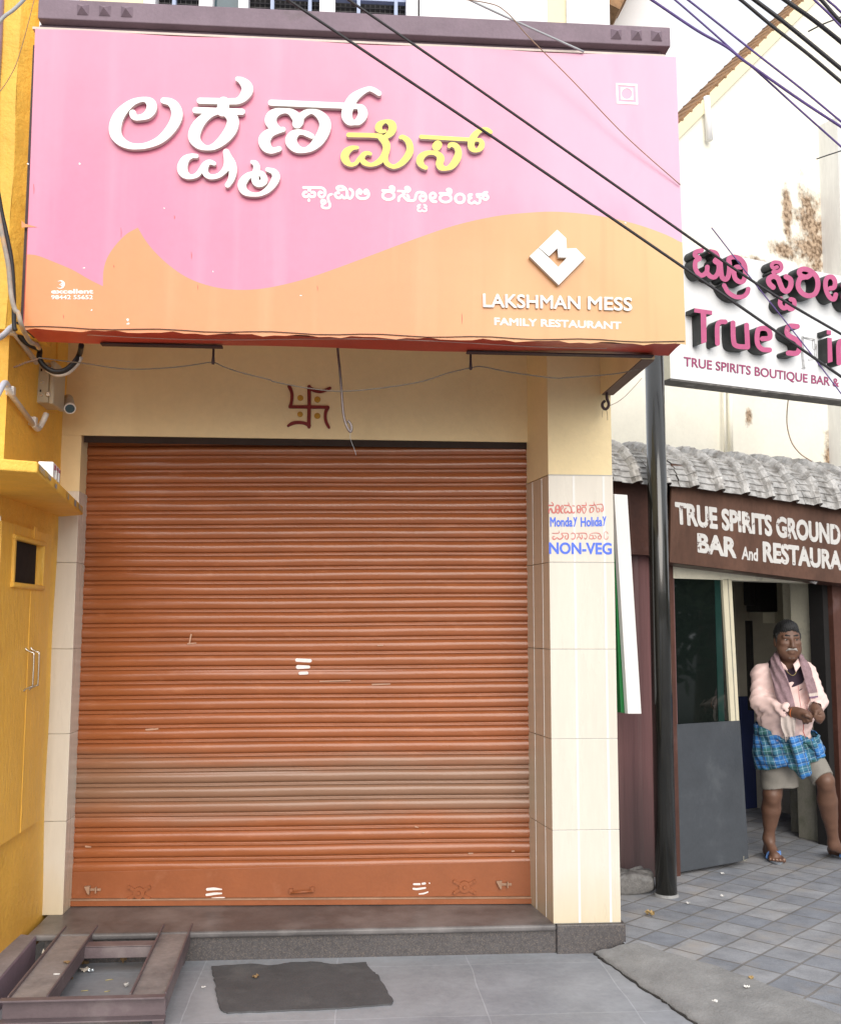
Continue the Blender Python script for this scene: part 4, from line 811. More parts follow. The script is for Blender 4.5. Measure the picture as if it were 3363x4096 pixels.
# ------------------------------------------------------------------ steel ramp frame on the slabs
rf = thing('ramp_frame', (-1.0, 4.7, 0), 'dusty maroon steel channel ramp frame lying against the granite step', 'ramp')
ZT, ZBt = .142, .063
g = MB(); yf = 4.236
g.box(-1.31, -.686, yf+.004, yf+.010, ZBt, ZT); g.box(-1.315, -.684, yf-.034, yf+.004, ZT-.006, ZT+.002); g.box(-1.315, -.682, yf-.040, yf+.004, ZBt-.006, ZBt+.001)
g.build('front_channel', m_frame, rf, bevel=.002)
def rail(x0, x1, sh_):
    ya, yb = yf+.012, 5.185
    q = MB(); q.hexa([(x0, ya, ZT-.016), (x1, ya, ZT-.016), (x1+sh_, yb, ZT-.016), (x0+sh_, yb, ZT-.016), (x0, ya, ZT-.010), (x1, ya, ZT-.010), (x1+sh_, yb, ZT-.010), (x0+sh_, yb, ZT-.010)])
    r_ = q.build('side_channel', m_frametop, rf)
    q = MB()
    for x in (x0, x1-.008): q.hexa([(x, ya, ZBt+.012), (x+.008, ya, ZBt+.012), (x+.008+sh_, yb, ZBt+.012), (x+sh_, yb, ZBt+.012), (x, ya, ZT+.004), (x+.008, ya, ZT+.004), (x+.008+sh_, yb, ZT+.004), (x+sh_, yb, ZT+.004)])
    q.build('channel_lip', m_frame, r_, bevel=.002)
rail(-1.296, -1.140, -.030); rail(-.828, -.684, -.034)
g = MB(); g.box(-1.168, -.856, 4.90, 4.906, .078, ZT-.012); g.box(-1.168, -.856, 4.90, 4.975, ZT-.018, ZT-.0115); g.build('rear_bar', m_frame, rf, bevel=.002)
for x, y in ((-1.255, yf+.012), (-.715, yf+.012), (-.755, 5.02), (-1.27, 5.02)):
    g = MB(); g.box(x-.022, x+.022, y, y+.006, 0.0, ZBt+.012); g.box(x+.016, x+.022, y+.006, y+.045, 0.0, ZBt+.012); g.build('leg', m_frame, rf)
# ------------------------------------------------------------------ rubber mat with ragged edge
mp_ = [(438, 1998), (520, 1992), (560, 1996), (600, 1990), (650, 1988), (690, 1994), (757, 1989), (764, 2004), (780, 2016), (800, 2050), (812, 2068), (808, 2076), (700, 2084), (560, 2090), (470, 2094), (455, 2088), (447, 2050), (441, 2020)]
mp_ = [G0.dp(*q) for q in mp_]; mp2 = []
for i in range(len(mp_)):
    a, b = mp_[i], mp_[(i+1) % len(mp_)]
    for k in range(6): mp2.append(a+(b-a)*k/6+np.array([random.uniform(-.004, .004), random.uniform(-.004, .004), 0]))
g = MB(); g.slab([(q[0], q[1], .001) for q in mp2], (0, 0, .006)); tag(g.build('floor_mat', m_rubber), 'ragged dark rubber mat lying flat on the grey slabs', 'mat')
# ------------------------------------------------------------------ litter
m_leafdry = mat('dry_leaf', (.24, .155, .075), .7, .25, 40); m_paper = mat('pale_paper', (.62, .56, .48), .7, .1, 30); m_foil = mat('clear_wrapper', (.55, .60, .64), .15, .2, 40, metal=.6)
m_match = mat('straw_stick', (.50, .42, .18), .7, .15, 30); m_chip = mat('white_scrap', (.70, .69, .66), .6, .1, 20)
def crumple(name, pt, sx, sy, h, m, label, cat, rot=0, z0=.002, grp=None, n=6):
    q = MB(); rn = random.Random(int(pt[0]*1e4)); c, s_ = math.cos(rot), math.sin(rot)
    H = {}
    def fn(u, v):
        a = (u-.5)*sx*(1-.5*abs(2*v-1)**3); b = (v-.5)*sy; k = (round(u*n), round(v*n))
        H.setdefault(k, rn.random()); return (pt[0]+a*c-b*s_, pt[1]+a*s_+b*c, z0+h*H[k]+h*.4*abs(2*u-1))
    q.grid(fn, n, n, smooth=False); o = q.build(name, m); return tag(o, label, cat, grp)
def G8(x, y): return G0.at(x/2.17, 3600+y/2.17)
crumple('wrapper', G8(810, 520), .055, .04, .035, m_foil, 'crumpled clear plastic wrapper on the slab inside the ramp frame', 'wrapper', .3)
crumple('dry_leaf', G8(735, 570), .045, .022, .02, m_leafdry, 'curled brown leaf beside the clear wrapper inside the ramp frame', 'leaf', -.3)
crumple('dry_leaf', G8(735, 625), .045, .03, .015, m_paper, 'pale tan leaf scrap inside the ramp frame below the clear wrapper', 'leaf', .2)
crumple('dry_leaf', G8(1072, 560), .03, .03, .04, m_leafdry, 'small upright dark dry leaf near the right channel of the ramp frame', 'leaf', .8)
crumple('dry_leaf', G8(617, 698), .02, .025, .012, m_leafdry, 'small rust-brown leaf at the left channel of the ramp frame', 'leaf', .5)
crumple('wrapper', G8(790, 632), .028, .018, .012, m_foil, 'tiny bluish scrap of wrapper touching the pale tan leaf', 'wrapper', .1)
crumple('paper_scrap', G8(1095, 762), .02, .022, .015, m_chip, 'small white paper scrap inside the front corner of the ramp frame', 'paper')
crumple('dry_leaf', np.array([-1.335, 5.0, 0]), .11, .06, .075, m_paper, 'large pale dry leaf stuck between the purple plinth and the ramp frame', 'leaf', 1.2, .01)
def stick(x0, y0, x1, y1, label, z=.003):
    P0, P1 = ZP(z).at(x0/2.17, 3600+y0/2.17), ZP(z).at(x1/2.17, 3600+y1/2.17); q = MB(); q.tube([P0, P1], .0018, 5); tag(q.build('match_stick', m_match), label, 'stick', 'straw sticks inside the ramp frame')
stick(918, 697, 985, 687, 'straw-coloured stick nearest the middle of the ramp frame opening'); stick(706, 790, 768, 784, 'straw-coloured stick at the left front of the ramp frame opening'); stick(908, 797, 955, 788, 'straw-coloured stick at the right front of the ramp frame opening')
q = MB(); P0, P1 = ZP(ZT-.006).at(468/2.17, 3600+644/2.17), ZP(ZT-.006).at(524/2.17, 3600+642/2.17); q.tube([P0, P1], .003, 6); tag(q.build('cigarette_end', m_chip), 'white cigarette end lying on the left channel of the ramp frame', 'cigarette end')
crumple('dry_leaf', ZP(ZT).at(585/2.17, 3600+530/2.17), .03, .03, .006, m_leafdry, 'small tan leaf lying on the left channel of the ramp frame', 'leaf', .4, ZT-.008)
PV = ZP(.05)
def G5(x, y, pl=PV): return pl.at(2163+x/1.4467, 3000+y/1.4467)
crumple('dry_leaf', G5(628, 960), .035, .05, .02, mat('ochre_leaf', (.40, .28, .12), .7, .2, 30), 'ochre leaf on the pavers in front of the tiled pillar', 'leaf', .7, .053)
crumple('dry_leaf', G5(1214, 1328), .02, .025, .01, mat('ochre_leaf', (.55, .38, .14)), 'small orange leaf fragment on the pavers beside a white scrap', 'leaf', .2, .053)
for k, (x, y, lb) in enumerate(((1190, 1380, 'white scrap on the pavers just below the small orange leaf'), (1005, 1472, 'white scrap on the rough cement strip'), (1048, 852, 'white scrap on the pavers right of the black pole foot'), (1050, 722, 'white scrap on the pavers at the foot of the dark door panel'), (850, 893, 'white scrap beside the foot of the black pole'))):
    crumple('paper_scrap', G5(x, y), .025, .02, .008, m_chip, lb, 'paper', k*.7, .058 if k == 1 else .053)
crumple('dry_leaf', ZP(.007).at(1100*0+1023, 3912), .03, .03, .01, m_leafdry, 'small brown leaf lying on the dark rubber mat', 'leaf', .4, .008)
crumple('paper_scrap', G0.at(815, 3954), .018, .008, .006, m_chip, 'small white scrap on the slab between the ramp frame and the mat', 'paper', .2)
# ------------------------------------------------------------------ hooks, rope under the sign
rp = MB(); RPn = YP(4.42)
def zr(k, x, y): ox, oy = ((0, 900), (1100, 900), (2163, 900))[k]; return RPn.at(ox+x/1.4467, oy+y/1.4467)
rpts = [zr(0, 225, 768), zr(0, 330, 782), zr(0, 500, 802), zr(0, 640, 824), zr(0, 790, 835), zr(0, 1000, 824), zr(0, 1130, 808), zr(0, 1232, 795), zr(0, 1300, 822), zr(0, 1400, 855), zr(0, 1560, 895), zr(1, 0, 908), zr(1, 190, 944), zr(1, 390, 962), zr(1, 640, 940), zr(1, 850, 905), zr(1, 1000, 857), zr(1, 1130, 827), zr(1, 1200, 820), zr(1, 1350, 850), zr(1, 1600, 884), zr(2, 160, 882), zr(2, 420, 862), zr(2, 575, 832)]
rp.tube(spline(rpts, 5), .0026, 6); tag(rp.build('hanging_rope', m_wire), 'thin grey rope slung between the hooks under the sign', 'rope')
def hook(k, x0, y0, x1, y1, lb):
    a_, b_ = zr(k, x0, y0), zr(k, x1, y1); q = MB(); q.tube([a_+np.array([0, 0, .08]), a_, (a_*.4+b_*.6), b_+np.array([0, 0, .008]), b_], [.005, .005, .0055, .008, .006], 10); tag(q.build('iron_hook', m_signdark), lb, 'hook', 'iron pegs under the sign')
hook(0, 1237, 690, 1234, 806, 'short iron peg under the sign holding the rope, left of the red emblem'); hook(1, 1131, 715, 1131, 838, 'short iron peg under the sign holding the rope, near the right end')
RD = YP(4.62); S5 = 1.4467
def z5(x, y): return RD.at(1100+x/S5, 900+y/S5)
q = MB(); q.tube(spline([z5(358, 560), z5(362, 705), z5(374, 830), z5(385, 960), z5(392, 1060), z5(402, 1125), z5(420, 1175), z5(437, 1196), z5(443, 1175), z5(436, 1150), z5(421, 1132)], 6), .0062, 10); rod = q.build('hook_rod', m_rod)
tag(rod, 'long grey steel rod with an upturned hook end hanging over the shutter', 'hook')
q = MB(); q.tube(spline([z5(437, 1196), z5(436, 1235), z5(448, 1270), z5(462, 1305), z5(468, 1332)], 5), .0009, 5); tag(q.build('loose_thread', m_cablegrey), 'pale loose thread dangling from the steel rod hook', 'thread')
RK = YP(5.0); s24 = 3.522
def z24(x, y, pl=RK): return pl.at(2400+x/s24, 1400+y/s24)
q = MB(); q.tube(spline([z24(88, 560), z24(90, 650), z24(98, 700), z24(118, 755), z24(105, 810), z24(68, 832), z24(32, 800), z24(32, 750), z24(66, 716)], 6), .0075, 10); tag(q.build('ring_hook', m_signdark), 'rusty ring hook under the beam beside the cream pillar', 'hook')
q = MB(); q.tube(spline([z24(118, 790), z24(160, 772), z24(240, 735), z24(340, 660), z24(410, 590), z24(500, 495), z24(585, 395)], 4), .0016, 5); tag(q.build('fine_wire', m_cablebrown), 'fine wire running from the ring hook up to the black pole', 'wire')
q = MB(); q.tube(spline([z24(85, 835), z24(98, 905), z24(102, 990)], 4), .0016, 5); tag(q.build('fine_wire', m_cablebrown), 'loose rusty wire end hanging from the right side of the ring hook', 'wire')
q = MB(); q.tube(spline([z24(40, 825), z24(28, 890), z24(31, 950)], 4), .0011, 5); tag(q.build('fine_wire', m_cablebrown), 'finer loose wire end hanging from the left side of the ring hook', 'wire')
# ------------------------------------------------------------------ black pole and stone
pb = PV.at(2664, 3582); pt_ = Plane(pb, (FW[0], FW[1], 0)).at(2614, 1380)
pl_ = thing('pole', pb, 'glossy black steel pole standing on the pavers right of the tiled pillar', 'pole')
axp = pt_-pb; axp /= np.linalg.norm(axp)
g = MB(); g.tube([pb-axp*.02, pb+axp*3.6], [.061, .056], 40); g.build('shaft', m_blackpole, pl_)
g = MB(); g.tube([pb-axp*.03, pb+axp*.012+np.array([0, 0, .002])], [.082, .066], 18); g.build('cement_collar', m_cement, pl_)
PP = Plane(pb+np.array([.055, -.03, 0]), (-FW[0], -FW[1], 0))
g = MB(); g.tube(spline([PP.at(2400+x/s24, 1400+y/s24) for x, y in ((838, 480), (858, 640), (845, 760), (858, 840), (872, 900), (868, 1100), (880, 1400), (893, 1700), (905, 2050), (915, 2400), (925, 2900))], 4), .003, 6)
tag(g.build('pole_cable', m_cable), 'thin black cable running down the right side of the black pole', 'cable')
m_conpaint = mat('paint_chip_white', (.6, .6, .58), .6)
st = MB(); c = G5(562, 850); 
def stone(u, v):
    th = u*2*math.pi; ph = (v-.5)*math.pi; r_ = abs(math.cos(ph))**.35
    x = .135*r_*math.copysign(abs(math.cos(th))**.5, math.cos(th)); y = .11*r_*math.copysign(abs(math.sin(th))**.5, math.sin(th)); z = .06+.062*math.copysign(abs(math.sin(ph))**.6, math.sin(ph))
    k = 1+.05*math.sin(5*th+3*ph)+.03*math.sin(11*th)
    return (c[0]-.01+x*k, c[1]+.14+y*k, .045+z*.95*k+.012*x/.13)
st.grid(stone, 40, 20); tag(st.build('stone_block', mat('rough_stone', (.16, .155, .15), .9, .25, 20, .9, 70, dirt=(.36, .36, .36), dirt_amt=.35, dirt_scale=9)), 'rough grey stone block between the tiled pillar and the black pole', 'stone')
# ------------------------------------------------------------------ the bar next door
m_brown = mat('brown_laminate', (.085, .036, .026), .42, .25, 2.5, .05, 60, dirt=(.16, .11, .11), dirt_amt=.3, dirt_scale=5, streak=1)
m_brownpanel = mat('brown_purple_panel', (.17, .085, .085), .4, .22, 7, .04, 50, streak=.04, dirt=(.05, .035, .035), dirt_amt=.2, dirt_scale=5)
m_fasciabrown = mat('stained_brown_fascia', (.11, .056, .038), .42, .3, 2.2, .05, 60, dirt=(.03, .026, .025), dirt_amt=.35, dirt_scale=3, streak=.5)
m_worn = mat('worn_white_letter', (.58, .57, .55), .45, .08, 9, patch=(.16, .12, .11), patch_at=.60, patch_scale=24)
m_greydoor = mat('charcoal_door_panel', (.055, .062, .072), .5, .12, 4, .1, 60, dirt=(.10, .11, .12), dirt_amt=.3, dirt_scale=4)
m_doorglass = mat('dark_door_glass', (.006, .009, .008), .03, .1, 3, spec=.6)
m_greenstrip = mat('green_glass_strip', (.012, .035, .030), .08, .1, 3)
m_alu = mat('cream_aluminium_stile', (.60, .56, .42), .35, .06, 8, dirt=(.4, .42, .4), dirt_amt=.3, dirt_scale=6)
m_creamjamb = mat('dirty_cream_jamb', (.74, .71, .57), .65, .08, 5, .1, 50, dirt=(.20, .19, .16), dirt_amt=.26, dirt_scale=6)
m_greyjamb = mat('mouldy_concrete_jamb', (.25, .24, .20), .85, .2, 6, .3, 60, dirt=(.09, .095, .06), dirt_amt=.45, dirt_scale=6)
m_intwall = mat('dim_interior_wall', (.55, .52, .44), .8, .08, 4); m_intblue = mat('navy_interior_wall', (.03, .045, .14), .6, .1, 4)
m_sheet = mat('weathered_roof_sheet', (.45, .445, .435), .55, .3, 14, .1, 50, metal=.2, dirt=(.10, .085, .07), dirt_amt=.5, dirt_scale=16)
m_green = mat('green_sheet_edge', (.012, .14, .035), .5, .12, 5)
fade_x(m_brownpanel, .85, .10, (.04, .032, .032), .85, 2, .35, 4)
bar_b = thing('bar_building', bp(1.5, 0, 0), 'low brown-panelled bar building with a glass door and ribbed canopy', 'building')
def bx(x, y=1500, off=0): # u coordinate of a pixel column on the bar front
    return (BAR.dp(x, y, off)-O_BAR)@U_BAR
def bbox(mb, u0, u1, o0, o1, z0, z1, mi=0): mb.obox(bp(u0, o0, z0), U_BAR*(u1-u0), N_BAR*(o1-o0), (0, 0, z1-z0), mi)
uD0 = bx(1390, 1600); uD1 = bx(1530, 1480); uS0 = bx(1500, 1350); uR = bx(1700, 1300)
g = MB(); nP = 60
def panel(u, v):
    uu = -1.5+(uD0+.04+1.5)*u; return bp(uu, .006*(1 if int(u*nP) % 6 < 4 else 0)-.0, .02+2.5*v)
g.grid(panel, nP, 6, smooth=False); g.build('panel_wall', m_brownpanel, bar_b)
g = MB(); bbox(g, -1.5, uD0-.02, .02, .10, 2.02, 2.6); bbox(g, uD0-.11, uD0-.02, .02, .06, .05, 2.02); g.build('brown_trim', m_brown, bar_b)
g = MB(); bbox(g, uD0-.06, uR+.02, -.12, .02, 1.885, 1.985); g.build('lintel', m_creamjamb, bar_b)
g = MB(); bbox(g, uR+.055, uR+3.2, -.1, .04, .05, 2.7); bbox(g, -1.5, uR+3.2, -.14, -.02, 1.99, 2.66); g.build('brown_wall', m_brown, bar_b)
g = MB(); bbox(g, uR+.0, uR+.055, -.12, -.0, .05, 1.98); g.build('dark_jamb', m_dark, bar_b)
# interior room
UB = -.3; UE = uR+.35; DEP = -1.35
g = MB(); bbox(g, UB, UE+.4, DEP-.05, DEP, .05, 2.4); g.build('interior_wall', m_intwall, bar_b)
g = MB(); bbox(g, UB-.05, UB, DEP, -.02, .05, 2.4); g.build('interior_wall', m_intwall, bar_b); g = MB(); bbox(g, UE+.4, UE+.45, DEP, -.2, .05, 2.4); g.build('interior_wall', m_intwall, bar_b)
g = MB(); bbox(g, UB, UE+.4, DEP+.002, DEP+.03, .05, .98); g.build('navy_dado', m_intblue, bar_b); g = MB(); bbox(g, uD1-.2, uD1+.5, -1.25, -1.0, .05, .80); g.build('navy_counter', m_intblue, bar_b)
g = MB(); bbox(g, UB, UE+.5, DEP, -.02, 2.2, 2.25); g.build('ceiling', m_intwall, bar_b)
g = MB(); u0 = bx(1558, 1230, -.9); u1 = bx(1596, 1230, -.9); bbox(g, u0, u1, -1.0, -.86, 1.69, 2.05); bbox(g, u0-.05, u0+.01, -.98, -.9, 1.74, 1.94); g.build('meter_box', m_dark, bar_b, bevel=.01)
g = MB(); bbox(g, u1+.005, u1+.16, -1.02, -.9, 1.60, 2.1); g.build('meter_board', m_creamjamb, bar_b)
g = MB(); bbox(g, u0+.02, u0+.05, -1.03, -.98, .9, 1.62); g.build('wall_conduit', m_dark, bar_b)
# right-hand jamb: two stepped pilasters, cream above, mouldy concrete at the foot
uA0 = bx(1617, 1300, -.50); uA1 = bx(1660, 1300, -.33); uB0 = bx(1651, 1300, -.329); 
for z0, z1, m_, e in ((.05, .78, m_greyjamb, 0), (.781, 2.2, m_creamjamb, .002)):
    g = MB(); bbox(g, uA0-e, uA1+.3, -.50, -.33+e, z0, z1); bbox(g, uB0-e, uR+.05, -.329+e, -.13+e, z0, z1); g.build('jamb_pilaster', m_, bar_b, bevel=.006)
# glass door leaf with cream stile and charcoal lower panel
do = MB(); zM = BAR.dp(1450, 1494)[2]
bbox(do, uD0, uS0, -.02, 0.0, zM, 1.884); door2 = do.build('glass_door', m_doorglass, bar_b)
g = MB(); uG = bx(1478, 1350); bbox(g, uG, uG+.055, .0005, .004, zM, 1.884); g.build('green_strip', m_greenstrip, door2)
g = MB()
TLs, TRs, BRs, BLs = BAR.dp(1491, 1195, .02), BAR.dp(1510, 1195, .02), BAR.dp(1526, 1489, .02), BAR.dp(1509, 1491, .02)
g.slab([BLs, BRs, TRs, TLs], -N_BAR*.04); 
g.build('door_stile', m_alu, door2, bevel=.003)
g = MB(); mid0 = (TLs*.45+TRs*.55); mid1 = BLs*.45+BRs*.55; g.slab([mid1-U_BAR*.004+N_BAR*.0015, mid1+U_BAR*.004+N_BAR*.0015, mid0+U_BAR*.004+N_BAR*.0015, mid0-U_BAR*.004+N_BAR*.0015], -N_BAR*.001); g.build('stile_groove', m_greyjamb, door2)
g = MB(); pn_ = [BAR.dp(1380, 1497, .03), BAR.dp(1527, 1488, .03), BAR.dp(1536, 1620, .06), BAR.dp(1545, 1772, .09), BAR.dp(1528, 1779, .085), BAR.dp(1394, 1803, .05)]
g.slab(pn_[::-1], -N_BAR*.02); g.build('lower_panel', m_greydoor, door2, bevel=.002)
g = MB(); c = BAR.dp(1531, 1777, .075); g.obox(c, U_BAR*.028, N_BAR*.012, (0, 0, .030)); g.build('broken_corner', m_greyjamb, door2)
g = MB(); c = (BAR.dp(1677, 1199, .1)); g.cyl(c-U_BAR*.03+np.array([0, 0, .012]), c+U_BAR*.02-np.array([0, 0, .008])-np.array([.0, .03, 0]), .022, .02, 16); tag(g.build('spot_lamp', m_pvc), 'small white unlit spot lamp under the brown fascia', 'lamp')
# curved canopy of ribbed sheets: crisp stepped pans between raised ridges
PIT = .232; U0, STEP = -1.3, 11; nS = 21; cn = MB(); TT = [0, .20, .365, .40, .455, .5, .545, .60, .635, .80]; BB = [0, 0, 0, .030, .045, .049, .045, .030, 0, 0]
rnk = random.Random(3)
for k in range(nS):
    jo, jt = rnk.uniform(-.006, .006), rnk.uniform(-.006, .006)
    us = [(U0+(k+t)*PIT, b_) for t, b_ in zip(TT+[.995], BB+[0])]; nr = 0; vs_ = []
    for r_ in range(STEP):
        for s_ in (.02, .98):
            v = (r_+s_)/STEP+jt*(r_/STEP); th = v*math.pi/2*.97; row = []
            for uu, bump in us:
                st_ = .010*s_*(1 if bump == 0 else .4)+jo*math.sin(th); a_ = bump+st_; rz = .010*math.sin(uu*2.1)+.004*math.sin(uu*5.3+r_)
                row.append(bp(uu+.004*math.sin(r_*2.3+k), -.12+.355*math.sin(th)+a_*math.sin(th), 2.425-.045*max(0, uu)+rz*.5+(.29+.06*max(0, min(uu, 1.5)))*math.cos(th)+a_*math.cos(th)+(.012*bump/.049 if r_ == STEP-1 and s_ > .5 else 0)))
            vs_ += row; nr += 1
    w_ = len(us); cn.add(vs_, [(j_*w_+i_, j_*w_+i_+1, (j_+1)*w_+i_+1, (j_+1)*w_+i_) for j_ in range(nr-1) for i_ in range(w_-1)])
o = cn.build('canopy_roof', m_sheet, bar_b, fix=False); sm = o.modifiers.new('thickness', 'SOLIDIFY'); sm.thickness = .004
# brown fascia signboard, hung a little out of level
TF = math.radians(3.4); UF = U_BAR*math.cos(TF)-np.array([0, 0, 1])*math.sin(TF); VF = U_BAR*math.sin(TF)+np.array([0, 0, 1])*math.cos(TF)
FS = Plane(bp(0, .19, 1.6), N_BAR)
fb = FS.at(2678, 2249); fs_ = thing('fascia_signboard', fb, 'stained brown fascia signboard with worn white English letters over the bar doorway', 'signboard')
g = MB(); g.obox(fb-N_BAR*.012, UF*2.6, N_BAR*.012, VF*.62); g.build('board', m_fasciabrown, fs_)
g = MB(); g.obox(fb-N_BAR*.20-VF*.002, UF*2.6, N_BAR*.186, VF*.012); g.build('underside', m_brown, fs_)
ZF = (2640, 1930, 2.401)
b = MB(); px_text(b, 'TRUE SPIRITS GROUND FLOOR', zq(*ZF, (138, 182), (2180, 472), (2185, 665), (148, 400)), FS, .002, .0015, .046); b.build('lettering', m_worn, fs_)
b = MB(); px_text(b, 'BAR', zq(*ZF, (352, 483), (728, 530), (732, 730), (358, 670)), FS, .002, .0015, .044); b.build('lettering', m_worn, fs_); b = MB(); px_text(b, 'And', zq(*ZF, (784, 612), (935, 632), (936, 757), (780, 738)), FS, .002, .0015, .03); b.build('lettering', m_worn, fs_); b = MB(); px_text(b, 'RESTAURANT', zq(*ZF, (980, 562), (1936, 684), (1940, 868), (985, 765)), FS, .002, .0015, .044); b.build('lettering', m_worn, fs_)
# white bar signboard with deep pink letters
MW = math.radians(20); NW = np.array([math.sin(MW), -math.cos(MW), 0]); UWv = np.array([math.cos(MW), math.sin(MW), 0]); WS = Plane((1.95, 6.0, 0), NW)
m_wboard = mat('white_signboard', (.80, .82, .84), .5, .04, 4, dirt=(.55, .57, .56), dirt_amt=.12, dirt_scale=7, streak=.5); m_mag = mat('magenta_acrylic', (.50, .11, .235), .25, .08, 14, dirt=(.80, .45, .50), dirt_amt=.15, dirt_scale=24); m_lside = mat('black_letter_side', (.022, .025, .025), .5, .25, 14, dirt=(.12, .12, .10), dirt_amt=.3, dirt_scale=12)
wb0 = WS.dp(1384, 781); wt = WS.dp(1410, 508)[2]; ws = thing('bar_signboard', wb0, 'white signboard with magenta raised letters mounted above the bar canopy', 'signboard')
g = MB(); g.obox(wb0-NW*.10, UWv*2.4, NW*.10, (0, 0, wt-wb0[2])); g.build('board', m_wboard, ws)
g = MB(); g.obox(wb0-NW*.10-UWv*.004, UWv*.003, NW*.10, (0, 0, wt-wb0[2])); g.build('end_panel', m_creamjamb, ws)
g = MB(); g.obox(wb0-NW*.13-np.array([0, 0, .012]), UWv*2.4, NW*.128, (0, 0, .0115)); g.build('bottom_frame', mat('grey_streaked_frame', (.12, .115, .11), .7, .3, 14, dirt=(.4, .38, .35), dirt_amt=.35, dirt_scale=12), ws)
LT = [m_mag, m_lside]; DL = .085
ZW = (2720, 960, 2.7)
def wlet(strokes, Z=ZW, cell=5, polys=None):
    b_ = MB(); px_letters(b_, zoomed(stroke_loops(strokes, cell) if strokes else polys, *Z), WS, DL, DL-.002, 0, 1); b_.build('letter', LT, ws)
wlet([R(25, (228, 112), (170, 128), (158, 165), (205, 200), (165, 228), (160, 300), (195, 365), (240, 380), (282, 345), (290, 292)), R(25, (282, 345), (320, 390), (370, 400), (408, 345), (412, 262), (372, 228), (402, 190), (380, 140), (322, 122)), R(26, (430, 240), (438, 340), (452, 405), (490, 425), (520, 380), (530, 270), (522, 205), (572, 182), (640, 202), (692, 270), (700, 370), (680, 440), (640, 452), (592, 415), (578, 340), (600, 295), (652, 292))])
wlet([R(24, (472, 490), (515, 562), (592, 612), (670, 612), (718, 575), (732, 528))])
wlet([R(20, (1000, 345), (1065, 335), (1092, 295), (1072, 248), (1012, 240), (985, 272), (1002, 302), (1042, 292)), R(28, (1000, 510), (960, 470), (952, 422), (1000, 392), (1050, 412), (1075, 470), (1105, 535), (1150, 552), (1188, 500), (1188, 430), (1140, 395))])
wlet([R(24, (1082, 632), (1075, 690), (1105, 732), (1142, 728), (1155, 692)), R(24, (1155, 692), (1175, 740), (1210, 742), (1230, 698), (1222, 652), (1190, 640))])
wlet([R(27, (1400, 378), (1360, 400), (1302, 385), (1282, 340), (1325, 312), (1400, 332), (1470, 402), (1482, 500), (1450, 580), (1380, 602), (1310, 570), (1270, 500), (1288, 420), (1335, 400))])
wlet([R(25, (1676, 590), (1658, 638), (1612, 620), (1572, 540), (1566, 450), (1592, 402), (1640, 402), (1668, 450), (1658, 510), (1618, 522))])
wlet([R(25, (1828, 452), (1770, 468), (1758, 505), (1805, 540), (1765, 568), (1760, 640), (1795, 705), (1840, 720), (1882, 685), (1890, 632))])
ZX = (2700, 1200, 2.618)
wlet(None, ZX, polys=[[(198, 85), (384, 113), (383, 155), (322, 147), (327, 440), (271, 460), (263, 139), (196, 128)]])
wlet([R(25, (440, 455), (438, 285), (465, 232), (520, 228))], ZX); wlet([R(26, (602, 240), (608, 420), (640, 480), (755, 492)), [(745, 262, 25), (755, 492, 26)]], ZX)
wlet([R(26, (985, 524), (905, 512), (858, 450), (860, 330), (900, 296), (962, 305), (988, 345), (982, 398), (910, 406))], ZX); wlet([R(27, (1275, 277), (1195, 274), (1168, 312), (1182, 368), (1278, 428), (1298, 500), (1268, 556), (1182, 555))], ZX)
wlet(None, ZX, polys=[[(1583, 312), (1628, 320), (1628, 366), (1583, 358)]]); wlet(None, ZX, polys=[[(1590, 393), (1635, 399), (1644, 645), (1594, 660)]])
wlet([R(26, (1712, 660), (1708, 480), (1735, 430), (1790, 432))], ZX)
b = MB(); px_letters(b, zoomed([lp for st_ in [[(1332, 385, 9), (1336, 520, 9)], [(1328, 540, 9), (1345, 705, 10)], [(1340, 390, 7), (1450, 415, 9)], [(1445, 420, 10), (1455, 505, 13), (1472, 490, 9)], [(1468, 470, 8), (1466, 590, 9)], [(1465, 600, 9), (1400, 625, 8)], [(1330, 712, 6), (1355, 712, 8)]] for lp in stroke_loops([st_], 2.5)], *ZX), WS, .006, .005); b.build('letter_residue', mat('torn_silver_tape', (.50, .50, .50), .4, .3, 40, metal=.3), ws)
b = MB(); px_text(b, 'TRUE SPIRITS BOUTIQUE BAR &', zq(*ZX, (90, 592), (1712, 822), (1712, 928), (90, 708)), WS, .004, .003, .012, 0, 1); b.build('lettering', [mat('wine_vinyl', (.36, .07, .17), .45, .1, 20), m_lside], ws)
# slanting white light-box sign between pillar and pole
LB = Plane(bp(0, .30, 0), N_BAR); lb = thing('light_box', LB.dp(1300, 1475), 'slanting narrow white sign box with a green back, beside the tiled pillar', 'sign box')
g = MB(); P4 = [LB.dp(*q) for q in ((1296, 1474), (1324, 1474), (1295, 1022), (1268, 1020))]; g.slab(P4, -N_BAR*.03); g.build('white_panel', m_ltwhite, lb, bevel=.003)
g = MB(); P4 = [LB.dp(*q, -.032) for q in ((1281, 1471), (1294, 1473), (1267, 1030), (1262, 1030))]; g.slab(P4, -N_BAR*.09); g.build('green_back', m_green, lb)
